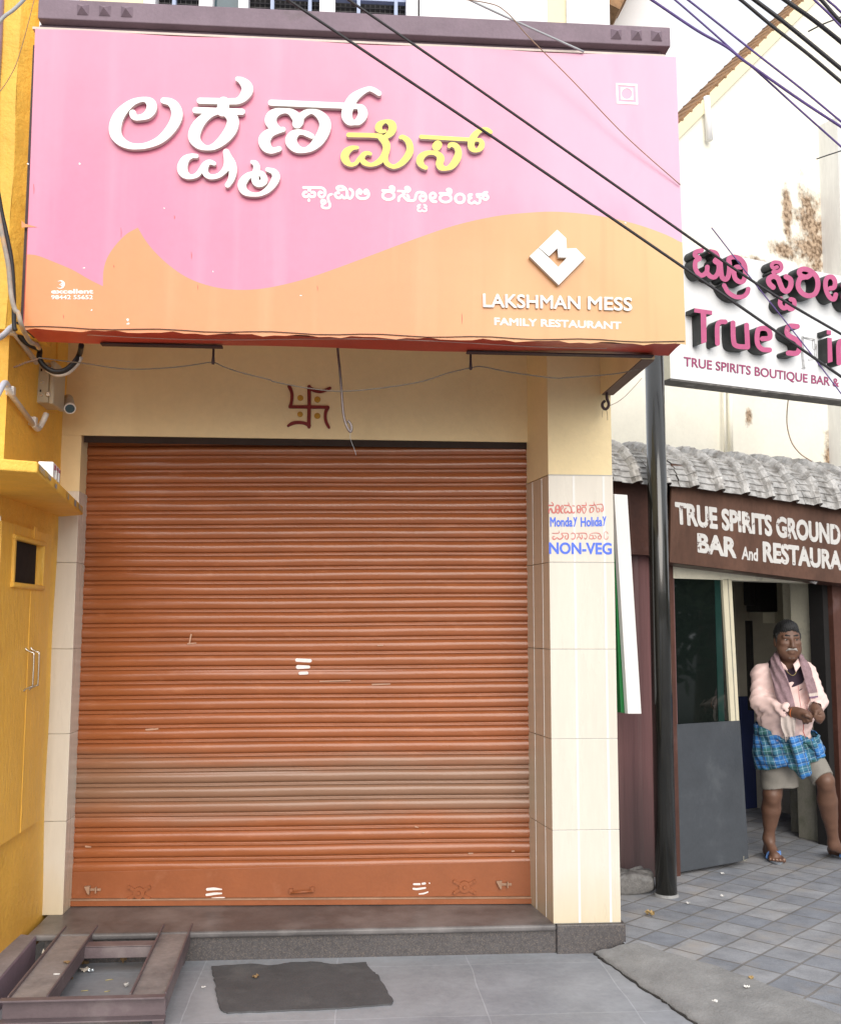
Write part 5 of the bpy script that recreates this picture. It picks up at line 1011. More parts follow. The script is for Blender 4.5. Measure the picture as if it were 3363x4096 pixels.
# ------------------------------------------------------------------ cream gabled house behind the bar
RHP = Plane(bp(0, -1.6, 0), N_BAR)
m_rear = mat('sunbleached_cream_wall', (.86, .83, .72), .8, .05, 2, .15, 30, patch=(.36, .24, .11), patch_at=.74, patch_scale=1.7)
m_rooftile = mat('weathered_roof_tile', (.30, .17, .085), .8, .3, 20, .4, 60)
rh = thing('gabled_house', bp(2.5, -1.7, 0), 'tall cream gabled house with a scalloped tile verge behind the bar', 'house')
def rq(x, y, off=0): return RHP.dp(x, y, off)
ver = [(1258, 395), (1398, 265), (1465, 200), (1640, 28), (1700, -40)]
g = MB(); g.slab([rq(1240, 1100), rq(1900, 1200), rq(1900, -40), rq(1700, -38), rq(1640, 30), rq(1398, 268), rq(1240, 420)], -N_BAR*.25); g.build('wall', m_rear, rh)
g = MB(); A0, A1 = rq(1240, 412, .0), rq(1705, -48, .0); dvv = (A1-A0); Lr = np.linalg.norm(dvv); dvv /= Lr; upv = np.cross(N_BAR, dvv); upv = upv if upv[2] > 0 else -upv
nT = int(Lr/.16)
for i in range(nT):
    p = A0+dvv*(i*Lr/nT); hh = .014
    g.obox(p-N_BAR*.3-upv*.0, dvv*(Lr/nT-.006), N_BAR*.325, upv*hh+dvv*0)
    g.cyl(p+dvv*.05-N_BAR*.28+upv*.008, p+dvv*.05+N_BAR*.035+upv*.008, .017, .017, 10)
g.build('roof', m_rooftile, rh)
g = MB(); g.obox(A0-N_BAR*.02-upv*.10, dvv*Lr, N_BAR*.05, upv*.10); g.build('eave_shade_band', m_upcream, rh)  # pale yellow strip stands in for the shaded wall under the verge
g = MB(); c0_ = rq(1458, 200, .05); c1_ = rq(1464, 290, .05); g.tube([c0_, c1_], .03, 8); g.build('stub_post', m_upwhite, rh)
g = MB(); 
for x in (1494, 1506): g.tube([rq(x, 780, .05), rq(x+2, 950, .05)], .022 if x > 1500 else .012, 10)
g.build('drain_pipe', m_rear, rh)
g = MB(); c0_ = rq(1690, 300, 0); c1_ = rq(1900, 1000, 0); g.slab([rq(1688, 260), rq(1760, 260), rq(1775, 975), rq(1712, 975)], N_BAR*.22); g.build('grey_column', mat('grey_streaked_column', (.70, .70, .68), .75, .1, 6, streak=.1), rh)
def stain_on(m, spots, col, root):
    """damp, flaked patches of the wall itself: soft ellipses broken up by noise, in the wall's own coordinates."""
    n, l, p = nodes_of(m); tc = n.new('ShaderNodeTexCoord'); acc = None
    nz = n.new('ShaderNodeTexNoise'); nz.inputs['Scale'].default_value = 6; nz.inputs['Detail'].default_value = 11; nz.inputs['Roughness'].default_value = .7; l.new(tc.outputs['Object'], nz.inputs['Vector'])
    for c, ru, rz in spots:
        c = c-root; sb = n.new('ShaderNodeVectorMath'); sb.operation = 'SUBTRACT'; sb.inputs[1].default_value = tuple(c); l.new(tc.outputs['Object'], sb.inputs[0])
        sc2 = n.new('ShaderNodeVectorMath'); sc2.operation = 'MULTIPLY'; sc2.inputs[1].default_value = (1/ru, 1/ru, 1/rz); l.new(sb.outputs[0], sc2.inputs[0])
        ln = n.new('ShaderNodeVectorMath'); ln.operation = 'LENGTH'; l.new(sc2.outputs[0], ln.inputs[0])
        m1 = n.new('ShaderNodeMath'); m1.operation = 'MULTIPLY_ADD'; m1.inputs[1].default_value = -2.6; l.new(nz.outputs[0], m1.inputs[0]); l.new(ln.outputs['Value'], m1.inputs[2])
        mr = n.new('ShaderNodeMapRange'); mr.inputs[1].default_value = -.34; mr.inputs[2].default_value = -.85; l.new(m1.outputs[0], mr.inputs[0])
        if acc is None: acc = mr.outputs[0]
        else: mxm = n.new('ShaderNodeMath'); mxm.operation = 'MAXIMUM'; l.new(acc, mxm.inputs[0]); l.new(mr.outputs[0], mxm.inputs[1]); acc = mxm.outputs[0]
    src = p.inputs['Base Color'].links[0].from_socket
    n2 = n.new('ShaderNodeTexNoise'); n2.inputs['Scale'].default_value = 26; n2.inputs['Detail'].default_value = 8; l.new(tc.outputs['Object'], n2.inputs['Vector'])
    cr_ = n.new('ShaderNodeMix'); cr_.data_type = 'RGBA'; cr_.inputs[6].default_value = (col[0]*.55, col[1]*.5, col[2]*.5, 1); cr_.inputs[7].default_value = (col[0]*1.9, col[1]*2.0, col[2]*2.4, 1)
    rm = n.new('ShaderNodeMapRange'); rm.inputs[1].default_value = .38; rm.inputs[2].default_value = .62; l.new(n2.outputs[0], rm.inputs[0]); l.new(rm.outputs[0], cr_.inputs[0])
    mx = n.new('ShaderNodeMix'); mx.data_type = 'RGBA'; l.new(acc, mx.inputs[0]); l.new(src, mx.inputs[6]); l.new(cr_.outputs[2], mx.inputs[7]); l.new(mx.outputs[2], p.inputs['Base Color'])
stain_on(m_rear, [(rq(1672, 470), .30, .52), (rq(1672, 510), .30, .3), (rq(1624, 440), .10, .40), (rq(1612, 515), .2, .12), (rq(1718, 930), .2, .25), (rq(1545, 860), .06, .10), (rq(1560, 545), .3, .08)], (.27, .19, .11), WORLD[rh.name])
# second tiled roof showing over the parapet
RR = YP(7.2); r2 = thing('tiled_roof_house', RR.dp(1280, 60), 'white house with a brown tiled roof edge showing above the parapet', 'house')
g = MB(); g.slab([RR.dp(*q) for q in ((1246, 330), (1384, 330), (1384, -60), (1320, -60), (1290, 0), (1262, 55), (1246, 85))], (0, .3, 0)); g.build('wall', m_upwhite, r2)
g = MB(); a_, b_ = RR.dp(1246, 92), RR.dp(1330, -70); d_ = b_-a_; L_ = np.linalg.norm(d_); d_ /= L_; up_ = np.array([-d_[2], 0, d_[0]]); nT = int(L_/.12)
for i in range(nT): g.obox(a_+d_*(L_*i/nT)-np.array([0, .45, 0])+up_*(.012*(i % 2)), d_*(L_/nT-.004), (0, .8, 0), up_*.32)
g.build('roof', m_rooftile, r2)
# ------------------------------------------------------------------ overhead cables
def cable(pts, Ypl, r, m, lb, grp='overhead cables', sc_=1.93721, sag=0):
    pl = [YP(y) for y in (Ypl if hasattr(Ypl, '__len__') else [Ypl]*len(pts))]
    P_ = [p.at(x*sc_, y*sc_) for p, (x, y) in zip(pl, pts)]; q = MB(); q.tube(spline(P_, 8), r, 8); return tag(q.build('overhead_cable', m), lb, 'cable', grp)
def s3(*c): return [((2163+x/1.4467)/1.93721, (y/1.4467)/1.93721) for x, y in c]
cable([(520, -50), (595, 0), (740, 97), (1020, 285), (1400, 545), (1736, 778), (1850, 858)], 3.75, .0057, m_cable, 'lower of the two thick black cables crossing the pink sign')
cable([(640, -53), (720, 0), (1000, 193), (1330, 425), (1560, 585), (1736, 690), (1850, 755)], 3.75, .0053, m_cable, 'upper of the two thick black cables crossing the pink sign')
cable([(900, -35), (970, 0), (1060, 42), (1205, 107)], [4.0, 4.03, 4.06, 4.14], .0045, m_cablegrey, 'pale grey cable ending at the top edge of the pink sign')
cable([(860, -12), (1000, 5), (1045, 25), (1090, 75), (1180, 165), (1290, 280), (1404, 382)], [3.98, 4.0, 4.02, 4.05, 4.08, 4.11, 4.14], .0022, m_cablebrown, 'thin brown twine crossing the pink sign to its right edge')
cable(s3((560, -50), (640, 0), (900, 175), (1070, 270), (1165, 345), (1240, 398), (1500, 580), (1736, 735), (1860, 815)), 5.2, .0075, m_cablepurple, 'violet cable crossing the gable, lowest of the three from the left')
cable(s3((700, -55), (775, 0), (960, 160), (1100, 285), (1165, 348), (1240, 405), (1500, 640), (1736, 850), (1860, 960)), 5.22, .0055, m_cablepurple, 'violet cable dropping steeply across the cream gable wall')
cable(s3((770, -55), (850, 0), (1060, 165), (1215, 288), (1500, 510), (1736, 705), (1860, 805)), 5.2, .0058, m_cablepurple, 'thin violet cable above the other two crossing the gable')
cable(s3((1080, -50), (1155, 0), (1335, 150), (1540, 310), (1736, 475), (1860, 575)), 5.2, .0095, m_cable, 'black cable lowest of the three thick ones at the top right')
cable(s3((1170, -48), (1235, 0), (1400, 125), (1560, 255), (1736, 400), (1860, 500)), 5.2, .0115, m_cable, 'thick black cable in the middle of the three at the top right')
cable(s3((1340, -52), (1410, 0), (1560, 105), (1700, 215), (1736, 245), (1860, 345)), 5.2, .012, m_cable, 'thick black cable topmost of the three at the top right')
cable(s3((1520, -55), (1580, 0), (1670, 85), (1736, 155), (1840, 250)), 5.2, .0065, m_cablepurple, 'short violet cable left of the corner at the top right')
cable(s3((1560, -55), (1620, 0), (1690, 80), (1736, 128), (1840, 230)), 5.1, .010, m_cable, 'short black cable cutting the top right corner')
cable(s3((1600, -55), (1655, 0), (1700, 38), (1736, 72), (1840, 160)), 5.1, .006, m_cablepurple, 'violet cable nearest the top right corner')
cable(s3((1545, 182), (1625, 142), (1705, 110), (1780, 78)), 5.25, .0045, m_cable, 'short thin tie wire slanting up at the top right', 'tie wires')
cable(s3((1593, 920), (1660, 897), (1736, 872), (1850, 830)), 5.25, .0035, m_cable, 'short thin tie wire by the grey column', 'tie wires')
cable([((2163+x/1.4467)/1.93721, (900+y/1.4467)/1.93721) for x, y in ((985, 15), (1040, 85), (1140, 215), (1250, 355), (1390, 530), (1560, 745), (1736, 978), (1850, 1130))], 5.3, .0035, m_cablepurple, 'thin bluish wire crossing the white bar signboard')
cable([((2163+x/1.4467)/1.93721, (900+y/1.4467)/1.93721) for x, y in ((1432, 985), (1422, 1080), (1424, 1170), (1450, 1260), (1500, 1325), (1565, 1368))], 6.75, .004, m_cablebrown, 'thin brown wire hanging on the cream wall below the white signboard', 'hanging wires')
# ------------------------------------------------------------------ trees across the road (seen in the door glass)
m_leaf = mat('dark_leaf', (.035, .06, .018), .6, .45, 3); m_bark = mat('bark', (.10, .075, .055), .9, .25, 10)
def tree(x, y, h, rad, lb):
    t = thing('street_tree', (x, y, 0), lb, 'tree', 'trees across the road'); rn = random.Random(int(x*77)); q = MB()
    q.tube(spline([(x, y, -.1), (x+.1, y, h*.3), (x-.05, y+.1, h*.62)], 6), [.26-.015*i for i in range(13)], 10)
    for k in range(7):
        a = k*.9; q.tube(spline([(x, y, h*(.3+.04*k)), (x+math.cos(a)*rad*.4, y+math.sin(a)*rad*.4, h*(.5+.03*k)), (x+math.cos(a)*rad*.8, y+math.sin(a)*rad*.8, h*(.62+.03*k))], 4), [.11-.011*i for i in range(9)], 7)
    q.build('trunk', m_bark, t); q = MB(); cl2 = []
    for k in range(60):
        a = rn.uniform(0, 6.283); e = rn.uniform(-.7, 1); r_ = rad*rn.uniform(.35, 1); cl2.append((x+r_*math.cos(a)*math.sqrt(1-e*e*.6), y+r_*math.sin(a)*math.sqrt(1-e*e*.6), h*.53+e*h*.40))
    for c in cl2:
        for k in range(70):
            p = np.array(c)+np.array([rn.gauss(0, .33), rn.gauss(0, .33), rn.gauss(0, .26)])*rad/2.6; s_ = rn.uniform(.09, .17); a1 = np.array([rn.gauss(0, 1) for _ in range(3)]); a1 /= np.linalg.norm(a1); a2 = np.cross(a1, [rn.gauss(0, 1) for _ in range(3)]); a2 /= np.linalg.norm(a2)
            q.add([p-a1*s_, p-a2*s_*.5, p+a1*s_, p+a2*s_*.5], [(0, 1, 2, 3)])
    q.build('crown', m_leaf, t, fix=False)

tree(9.8, 4.2, 4.8, 2.5, 'dark leafy street tree reflected in the glass door, nearer one')
tree(12.6, 1.6, 6.5, 3.2, 'dark leafy street tree reflected in the glass door, farther one')
# ------------------------------------------------------------------ the man in the doorway: smooth bodies grown from distance fields
F0 = np.array([2.81, 6.63, .05]); WVc = np.array([-.39, -.92, 0.]); WVc /= np.linalg.norm(WVc); UVc = np.array([-WVc[1], WVc[0], 0.]); ZV = np.array([0, 0, 1.])
def J(px, py, w=0.0): return Plane(F0+WVc*w, WVc).at(px, py)
class Field:
    def __init__(s, lo, hi, h):
        s.lo = np.array(lo, float); s.h = h; s.n = np.ceil((np.array(hi)-s.lo)/h).astype(int)+1; s.D = np.full(s.n, 9.0, np.float32)
    def sub(s, mn, mx):
        a = np.clip(np.floor((mn-s.lo)/s.h).astype(int), 0, s.n-1); b = np.clip(np.ceil((mx-s.lo)/s.h).astype(int)+1, 1, s.n)
        g_ = np.meshgrid(*[s.lo[i]+s.h*np.arange(a[i], b[i]) for i in range(3)], indexing='ij')
        return tuple(slice(a[i], b[i]) for i in range(3)), g_
    def put(s, sl, d, k, op):
        A = s.D[sl]
        if op == 'add':
            if k > 0: hh = np.clip(.5+.5*(A-d)/k, 0, 1); r = A*(1-hh)+d*hh-k*hh*(1-hh)
            else: r = np.minimum(A, d)
        elif op == 'cut':
            if k > 0: hh = np.clip(.5-.5*(A+d)/k, 0, 1); r = A*(1-hh)-d*hh+k*hh*(1-hh)
            else: r = np.maximum(A, -d)
        s.D[sl] = r.astype(np.float32)
    def cap(s, a, b, ra, rb=None, k=.02, op='add', flat=False):
        a = np.array(a, float); b = np.array(b, float); rb = ra if rb is None else rb; p = max(ra, rb)+k+3*s.h
        sl, (x, y, z) = s.sub(np.minimum(a, b)-p, np.maximum(a, b)+p); d = b-a; L = d@d+1e-9
        t = ((x-a[0])*d[0]+(y-a[1])*d[1]+(z-a[2])*d[2])/L; tc = np.clip(t, 0, 1)
        q = np.sqrt((x-a[0]-tc*d[0])**2+(y-a[1]-tc*d[1])**2+(z-a[2]-tc*d[2])**2)-(ra+(rb-ra)*tc)
        if flat: q = np.maximum(q, (t-1)*math.sqrt(L))
        s.put(sl, q, k, op); return s
    def chain(s, pts, k=.02, op='add'):
        for (a, ra), (b, rb) in zip(pts[:-1], pts[1:]): s.cap(a, b, ra, rb, k, op)
        return s
    def ell(s, c, ax, rad, k=.02, op='add'):
        c = np.array(c, float); p = max(rad)+k+3*s.h; sl, (x, y, z) = s.sub(c-p, c+p); e = [((x-c[0])*a[0]+(y-c[1])*a[1]+(z-c[2])*a[2]) for a in ax]
        k0 = np.sqrt(sum((q/r)**2 for q, r in zip(e, rad))); k1 = np.sqrt(sum((q/(r*r))**2 for q, r in zip(e, rad)))+1e-9
        s.put(sl, k0*(k0-1)/k1, k, op); return s
    def cutplane(s, p, n, mn=None, mx=None):
        n = np.array(n, float)/np.linalg.norm(n); mn = s.lo if mn is None else np.array(mn); mx = s.lo+s.h*s.n if mx is None else np.array(mx)
        sl, (x, y, z) = s.sub(mn, mx); s.D[sl] = np.maximum(s.D[sl], ((x-p[0])*n[0]+(y-p[1])*n[1]+(z-p[2])*n[2]).astype(np.float32)); return s
    def warp(s, fn):
        g_ = np.meshgrid(*[s.lo[i]+s.h*np.arange(s.n[i]) for i in range(3)], indexing='ij'); s.D += fn(*g_).astype(np.float32); return s
    def mesh(s):
        D = s.D; S = D < 0; nx, ny, nz = D.shape; c = np.zeros((nx-1, ny-1, nz-1), np.int8)
        cr = [(i, j, k) for i in (0, 1) for j in (0, 1) for k in (0, 1)]
        V = lambda A, o: A[o[0]:nx-1+o[0], o[1]:ny-1+o[1], o[2]:nz-1+o[2]]
        for o in cr: c += V(S, o)
        idx = np.argwhere((c > 0) & (c < 8)); acc = np.zeros((len(idx), 3)); cnt = np.zeros(len(idx))
        for o in cr:
            for ax in range(3):
                if o[ax]: continue
                o2 = list(o); o2[ax] = 1; a = D[tuple((idx+o).T)]; b = D[tuple((idx+o2).T)]; m = (a < 0) != (b < 0); t = np.where(m, a/np.where(a == b, 1, a-b), 0)
                pos = np.tile(np.array(o, float), (len(idx), 1)); pos[:, ax] += t; acc[m] += pos[m]; cnt[m] += 1
        P_ = s.lo+s.h*(idx+acc/cnt[:, None]); ids = np.full(c.shape, -1, np.int64); ids[tuple(idx.T)] = np.arange(len(idx)); F_ = []
        for ax in range(3):
            a = np.take(S, range(D.shape[ax]-1), ax); b = np.take(S, range(1, D.shape[ax]), ax); e = np.argwhere(a != b); o1, o2 = [(1, 2), (2, 0), (0, 1)][ax]
            e = e[(e[:, o1] > 0) & (e[:, o2] > 0) & (e[:, o1] < D.shape[o1]-1) & (e[:, o2] < D.shape[o2]-1)]
            q = [e.copy() for _ in range(4)]; q[1][:, o1] -= 1; q[2][:, o1] -= 1; q[2][:, o2] -= 1; q[3][:, o2] -= 1
            f = np.stack([ids[tuple(w.T)] for w in q], 1); fl = a[tuple(e.T)]; f[~fl] = f[~fl][:, ::-1]; F_.append(f[(f >= 0).all(1)])
        return P_, np.concatenate(F_)
    def build(s, name, m, parent):
        v, f = s.mesh(); b = MB(); b.add(v, [tuple(int(i) for i in q) for q in f], 0, True); return b.build(name, m, parent, fix=False)
m_skin = mat('dark_brown_skin', (.135, .068, .043), .5, .12, 14, .12, 160, spec=.5)
m_shirt = mat('pale_pink_shirt', (.80, .59, .55), .8, .04, 12, .12, 220); m_shirtline = mat('shirt_seam', (.50, .20, .20), .8)
m_vest = mat('dark_plum_vest', (.035, .02, .035), .9); m_hair = mat('grey_black_hair', (.010, .010, .011), .5, .3, 60, .5, 260); m_mous = mat('white_moustache', (.36, .34, .32), .8, .1, 60)
m_scarf = mat('mauve_checked_towel', (.30, .20, .22), .95, .2, 30, .5, 240); m_scarfend = mat('cream_towel_end', (.58, .50, .46), .95, .08, 30, .4, 240); m_scarfline = mat('purple_towel_stripe', (.16, .09, .17), .95)
m_shorts = mat('grey_khaki_shorts', (.23, .215, .19), .85, .1, 14, .15, 120, dirt=(.40, .37, .32), dirt_amt=.15, dirt_scale=16)
m_band = mat('orange_thread', (.85, .20, .04), .6); m_sole = mat('sandal_sole', (.20, .22, .25), .7); m_strap = mat('blue_sandal_strap', (.12, .25, .55), .5); m_nail = mat('toe_nail', (.38, .25, .19), .4); m_eyew = mat('eye_white', (.30, .26, .24), .3)
# blue and green checks woven into the waist cloth
m_plaid = mat('blue_green_check_cloth', (.045, .20, .52), .8, .08, 14, .12, 200)
def plaid(m):
    n, l, p = nodes_of(m); tc = n.new('ShaderNodeTexCoord'); mp = n.new('ShaderNodeMapping'); mp.inputs['Rotation'].default_value = (0, math.radians(14), math.radians(23)); l.new(tc.outputs['Object'], mp.inputs[0])
    nz = n.new('ShaderNodeTexNoise'); nz.inputs['Scale'].default_value = 7; nz.inputs['Detail'].default_value = 2; l.new(mp.outputs[0], nz.inputs['Vector'])
    va = n.new('ShaderNodeVectorMath'); va.operation = 'MULTIPLY_ADD'; va.inputs[1].default_value = (.03, .03, .03); l.new(nz.outputs['Color'], va.inputs[0]); l.new(mp.outputs[0], va.inputs[2])
    sp = n.new('ShaderNodeSeparateXYZ'); l.new(va.outputs[0], sp.inputs[0])
    def band(ax, period, width, ph=0.0):
        a = n.new('ShaderNodeMath'); a.operation = 'MULTIPLY_ADD'; a.inputs[1].default_value = 1/period; a.inputs[2].default_value = ph+40; l.new(sp.outputs[ax], a.inputs[0])
        f = n.new('ShaderNodeMath'); f.operation = 'FRACT'; l.new(a.outputs[0], f.inputs[0]); c = n.new('ShaderNodeMath'); c.operation = 'LESS_THAN'; c.inputs[1].default_value = width; l.new(f.outputs[0], c.inputs[0]); return c.outputs[0]
    col = p.inputs['Base Color'].links[0].from_socket
    def over(col, fac, c, amt):
        q = n.new('ShaderNodeMath'); q.operation = 'MULTIPLY'; q.inputs[1].default_value = amt; l.new(fac, q.inputs[0]); x = n.new('ShaderNodeMix'); x.data_type = 'RGBA'; l.new(q.outputs[0], x.inputs[0]); l.new(col, x.inputs[6]); x.inputs[7].default_value = (*c, 1); return x.outputs[2]
    for ax in (0, 2): col = over(col, band(ax, .125, .42, .1*ax), (.035, .13, .10), .7)
    for ax in (0, 2): col = over(col, band(ax, .0625, .16, .3), (.02, .05, .14), .6)
    for ax in (0, 2): col = over(col, band(ax, .031, .075, .5), (.45, .62, .72), .55)
    l.new(col, p.inputs['Base Color'])
plaid(m_plaid)
man = thing('person', (2.95, 6.6, .05), 'person in pink shirt, mauve towel and blue checked waist cloth, leaning in the bar doorway', 'person')
LO, HI = np.array([2.35, 5.95, .02]), np.array([3.75, 7.35, 1.72])
AX = (UVc, WVc, ZV)
a20 = math.radians(17); HF = math.cos(a20)*WVc+math.sin(a20)*UVc; HR = math.cos(a20)*UVc-math.sin(a20)*WVc
pt5 = math.radians(-4); HFp = HF*math.cos(pt5)+ZV*math.sin(pt5); HZ = ZV*math.cos(pt5)-HF*math.sin(pt5)
HC = J(3148, 2562, .0); HAX = (HR, HFp, HZ)
def H(r, f, z): return HC+HR*r+HFp*f+HZ*z
kneeR, ankR, hipR = J(3087, 3178, -.03), J(3073, 3350, -.10), J(3098, 3010, -.08)
hipL, kneeL, ankL = J(3190, 2985, -.12), J(3298, 3122, .02), J(3332, 3372, -.16)
shR, elR, wrR = J(3042, 2697, -.05), J(3040, 2806, .03), J(3168, 2848, .17)
shL, elL, wrL = J(3222, 2692, -.08), J(3272, 2806, .0), J(3258, 2834, .13)
def ZC(x, y, w): return J(3100+x/7.548, 2780+y/7.548, w)
fd = Field(LO, HI, .0052)
# trunk under the clothes, neck, legs, arms: one continuous body
fd.ell(J(3132, 2760, -.07), AX, (.13, .085, .18), .03); fd.ell(J(3142, 2930, -.08), AX, (.14, .10, .14), .05)
fd.chain([(J(3150, 2690, -.05), .058), (J(3151, 2625, -.02), .055)], .04)
fd.chain([(hipR, .085), (kneeR, .060), (kneeR*.65+ankR*.35, .056), (kneeR*.3+ankR*.7, .040), (ankR, .033)], .012)
fd.cap(kneeR+WVc*.03, kneeR+WVc*.03-ZV*.03, .036, .03, .03); fd.cap(kneeR*.70+ankR*.30-WVc*.02, kneeR*.45+ankR*.55-WVc*.012, .042, .033, .05)
fd.chain([(hipL, .085), (kneeL, .056), (kneeL*.68+ankL*.32, .057), (kneeL*.3+ankL*.7, .040), (ankL, .033)], .012)
fd.cap(kneeL+WVc*.025+UVc*.008, kneeL+WVc*.022-ZV*.03+UVc*.008, .034, .03, .03); fd.cap(kneeL*.70+ankL*.30-WVc*.016-UVc*.010, kneeL*.45+ankL*.55-WVc*.01-UVc*.006, .042, .033, .05)
for a, b, r0, r1 in ((shR, elR, .05, .042), (elR, wrR, .042, .031), (shL, elL, .05, .042), (elL, wrL, .042, .031)): fd.cap(a, b, r0, r1, .025)
# feet with toes
GZ = lambda px, py, z: ZP(z).at(px, py)
hR, bR = GZ(3072, 3403, .085), GZ(3099, 3427, .083)
fd.chain([(ankR, .032), (hR+ZV*.005, .033)], .03); fd.chain([(hR, .030), ((hR+bR)/2+ZV*.012, .033), (bR, .030)], .03); fd.cap(ankR-ZV*.02, bR+ZV*.004, .028, .026, .03)
tdir = (bR-hR); tdir[2] = 0; tdir /= np.linalg.norm(tdir); tside = np.array([-tdir[1], tdir[0], 0]); tside = tside if tside@UVc > 0 else -tside
toes = []
for k, (sd_, ln, rr) in enumerate(((.036, .050, .0145), (.014, .052, .0105), (-.004, .048, .010), (-.021, .040, .0095), (-.036, .028, .009))):
    a = bR+tside*sd_*.9-ZV*.006; b = bR+tside*sd_*1.12+tdir*ln-ZV*.012; fd.cap(a, b, rr+.003, rr, .008); toes.append((b, rr))
hL, bL = GZ(3332, 3400, .085), GZ(3398, 3418, .083)
fd.chain([(ankL, .032), (hL+ZV*.004, .034)], .03); fd.chain([(hL, .033), ((hL+bL)/2+ZV*.012, .033), (bL, .030)], .03); fd.cap(ankL-ZV*.02, bL+ZV*.004, .028, .026, .03)
td2 = (bL-hL); td2[2] = 0; td2 /= np.linalg.norm(td2); ts2 = np.array([-td2[1], td2[0], 0])
for sd_, ln, rr in ((.036, .048, .0145), (.014, .05, .0105), (-.004, .046, .010), (-.021, .038, .0095), (-.036, .028, .009)): fd.cap(bL+ts2*sd_*.9-ZV*.006, bL+ts2*sd_*1.1+td2*ln-ZV*.012, rr+.003, rr, .008)
# hands: palm, four bent fingers and a thumb each
def hand(wr, palm, fingers, thumb):
    fd.chain([(wr, .030)]+[(ZC(x, y, w), r) for x, y, w, r in palm], .018)
    for f in fingers+[thumb]: fd.chain([(ZC(x, y, w), r) for x, y, w, r in f], .006)
hand(wrR, [(640, 530, .185, .031), (760, 575, .20, .034), (880, 610, .21, .033)],
  [[(920, 545, .215, .0135), (1030, 580, .225, .012), (1090, 650, .235, .0105)], [(925, 620, .222, .0135), (1050, 690, .235, .0125), (1062, 785, .225, .0105)], [(880, 670, .222, .0135), (970, 765, .232, .012), (958, 835, .218, .0105)], [(820, 690, .215, .012), (872, 795, .222, .011), (855, 850, .208, .0095)]],
  [(770, 560, .225, .015), (920, 610, .255, .0135), (1035, 665, .258, .0115)])
hand(wrL, [(1215, 430, .15, .030), (1270, 540, .17, .033), (1330, 640, .18, .032)],
  [[(1400, 570, .19, .0135), (1370, 650, .22, .0125), (1180, 650, .245, .0105)], [(1425, 640, .19, .0135), (1370, 735, .215, .0125), (1215, 715, .235, .0105)], [(1410, 710, .185, .013), (1350, 795, .205, .012), (1240, 765, .222, .0105)], [(1380, 760, .175, .012), (1325, 825, .19, .011), (1255, 800, .205, .0095)]],
  [(1290, 490, .19, .0145), (1215, 500, .225, .0135), (1205, 595, .245, .0115)])
# head
fd.ell(H(0, -.012, .022), HAX, (.080, .095, .099), .01); fd.ell(H(0, .018, -.045), HAX, (.071, .072, .082), .03); fd.ell(H(0, .045, -.098), HAX, (.036, .034, .026), .03)
for s_ in (-1, 1):
    fd.ell(H(s_*.045, .038, -.055), HAX, (.028, .032, .038), .03); fd.ell(H(s_*.040, .062, -.012), HAX, (.028, .022, .016), .02)
    fd.ell(H(s_*.079, -.008, -.012), HAX, (.010, .020, .034), .008); fd.ell(H(s_*.033, .093, .013), HAX, (.021, .016, .012), .012, 'cut')
fd.cap(H(-.042, .070, .031), H(.042, .070, .031), .014, .014, .016); fd.chain([(H(0, .082, .018), .010), (H(0, .098, -.012), .012), (H(0, .104, -.030), .015)], .010)
for s_ in (-1, 1): fd.ell(H(s_*.014, .093, -.034), HAX, (.011, .012, .009), .008)
fd.ell(H(0, .082, -.060), HAX, (.028, .016, .011), .012); fd.ell(H(0, .084, -.074), HAX, (.022, .013, .008), .006)
fd.build('body', m_skin, man)
# eyes, brows, hair, moustache
def small(name, m, ops, h=.0032):
    pts = [np.array(o[i], float) for o in ops for i in ((0, 1) if o[-1] == 'c' else (0,))]; lo = np.min(pts, 0)-.14 if name == 'hair' else np.min(pts, 0)-.05; hi = np.max(pts, 0)+.14 if name == 'hair' else np.max(pts, 0)+.05
    q = Field(lo, hi, h)
    for o in ops:
        if o[-1] == 'c': q.cap(o[0], o[1], o[2], o[3], .006)
        else: q.ell(o[0], o[1], o[2], .004)
    return q
for s_ in (-1, 1):
    b = MB(); c = H(s_*.033, .074, .012)
    b.grid(lambda u, v: c+HR*.0125*math.cos(u*6.2832)*math.sin(v*math.pi)+HFp*.0075*math.sin(u*6.2832)*math.sin(v*math.pi)+HZ*.0055*math.cos(v*math.pi), 14, 8); e_ = b.build('eye', m_eyew, man)
    b = MB(); c2 = c+HFp*.0065+HR*(.002); b.grid(lambda u, v: c2+HR*.0055*math.cos(u*6.2832)*math.sin(v*math.pi)+HFp*.003*math.sin(u*6.2832)*math.sin(v*math.pi)+HZ*.0055*math.cos(v*math.pi), 12, 6); b.build('iris', m_hair, e_)
    small('brow', m_hair, [(H(s_*.013, .087, .038), H(s_*.035, .083, .041), .0042, .005, 'c'), (H(s_*.035, .083, .041), H(s_*.056, .068, .035), .0055, .003, 'c')]).build('eyebrow', m_hair, man)
q = Field(HC-.16, HC+.17, .0032); q.ell(H(0, -.020, .034), HAX, (.0825, .0955, .1035), 0); q.ell(H(.006, .010, .080), HAX, (.056, .062, .052), .02); q.ell(H(-.012, .035, .088), HAX, (.040, .038, .034), .02)
def hairline(x, y, z):
    dx, dy, dz = x-HC[0], y-HC[1], z-HC[2]; r_ = dx*HR[0]+dy*HR[1]+dz*HR[2]; f_ = dx*HFp[0]+dy*HFp[1]+dz*HFp[2]; z_ = dx*HZ[0]+dy*HZ[1]+dz*HZ[2]
    return (.78*f_+.016-.24*np.abs(r_)+.10*r_+.003*np.sin(r_*240)+.002*np.sin(r_*510+1)-z_)
_g = np.meshgrid(*[q.lo[i]+q.h*np.arange(q.n[i]) for i in range(3)], indexing='ij'); q.D = np.maximum(q.D, hairline(*_g).astype(np.float32))
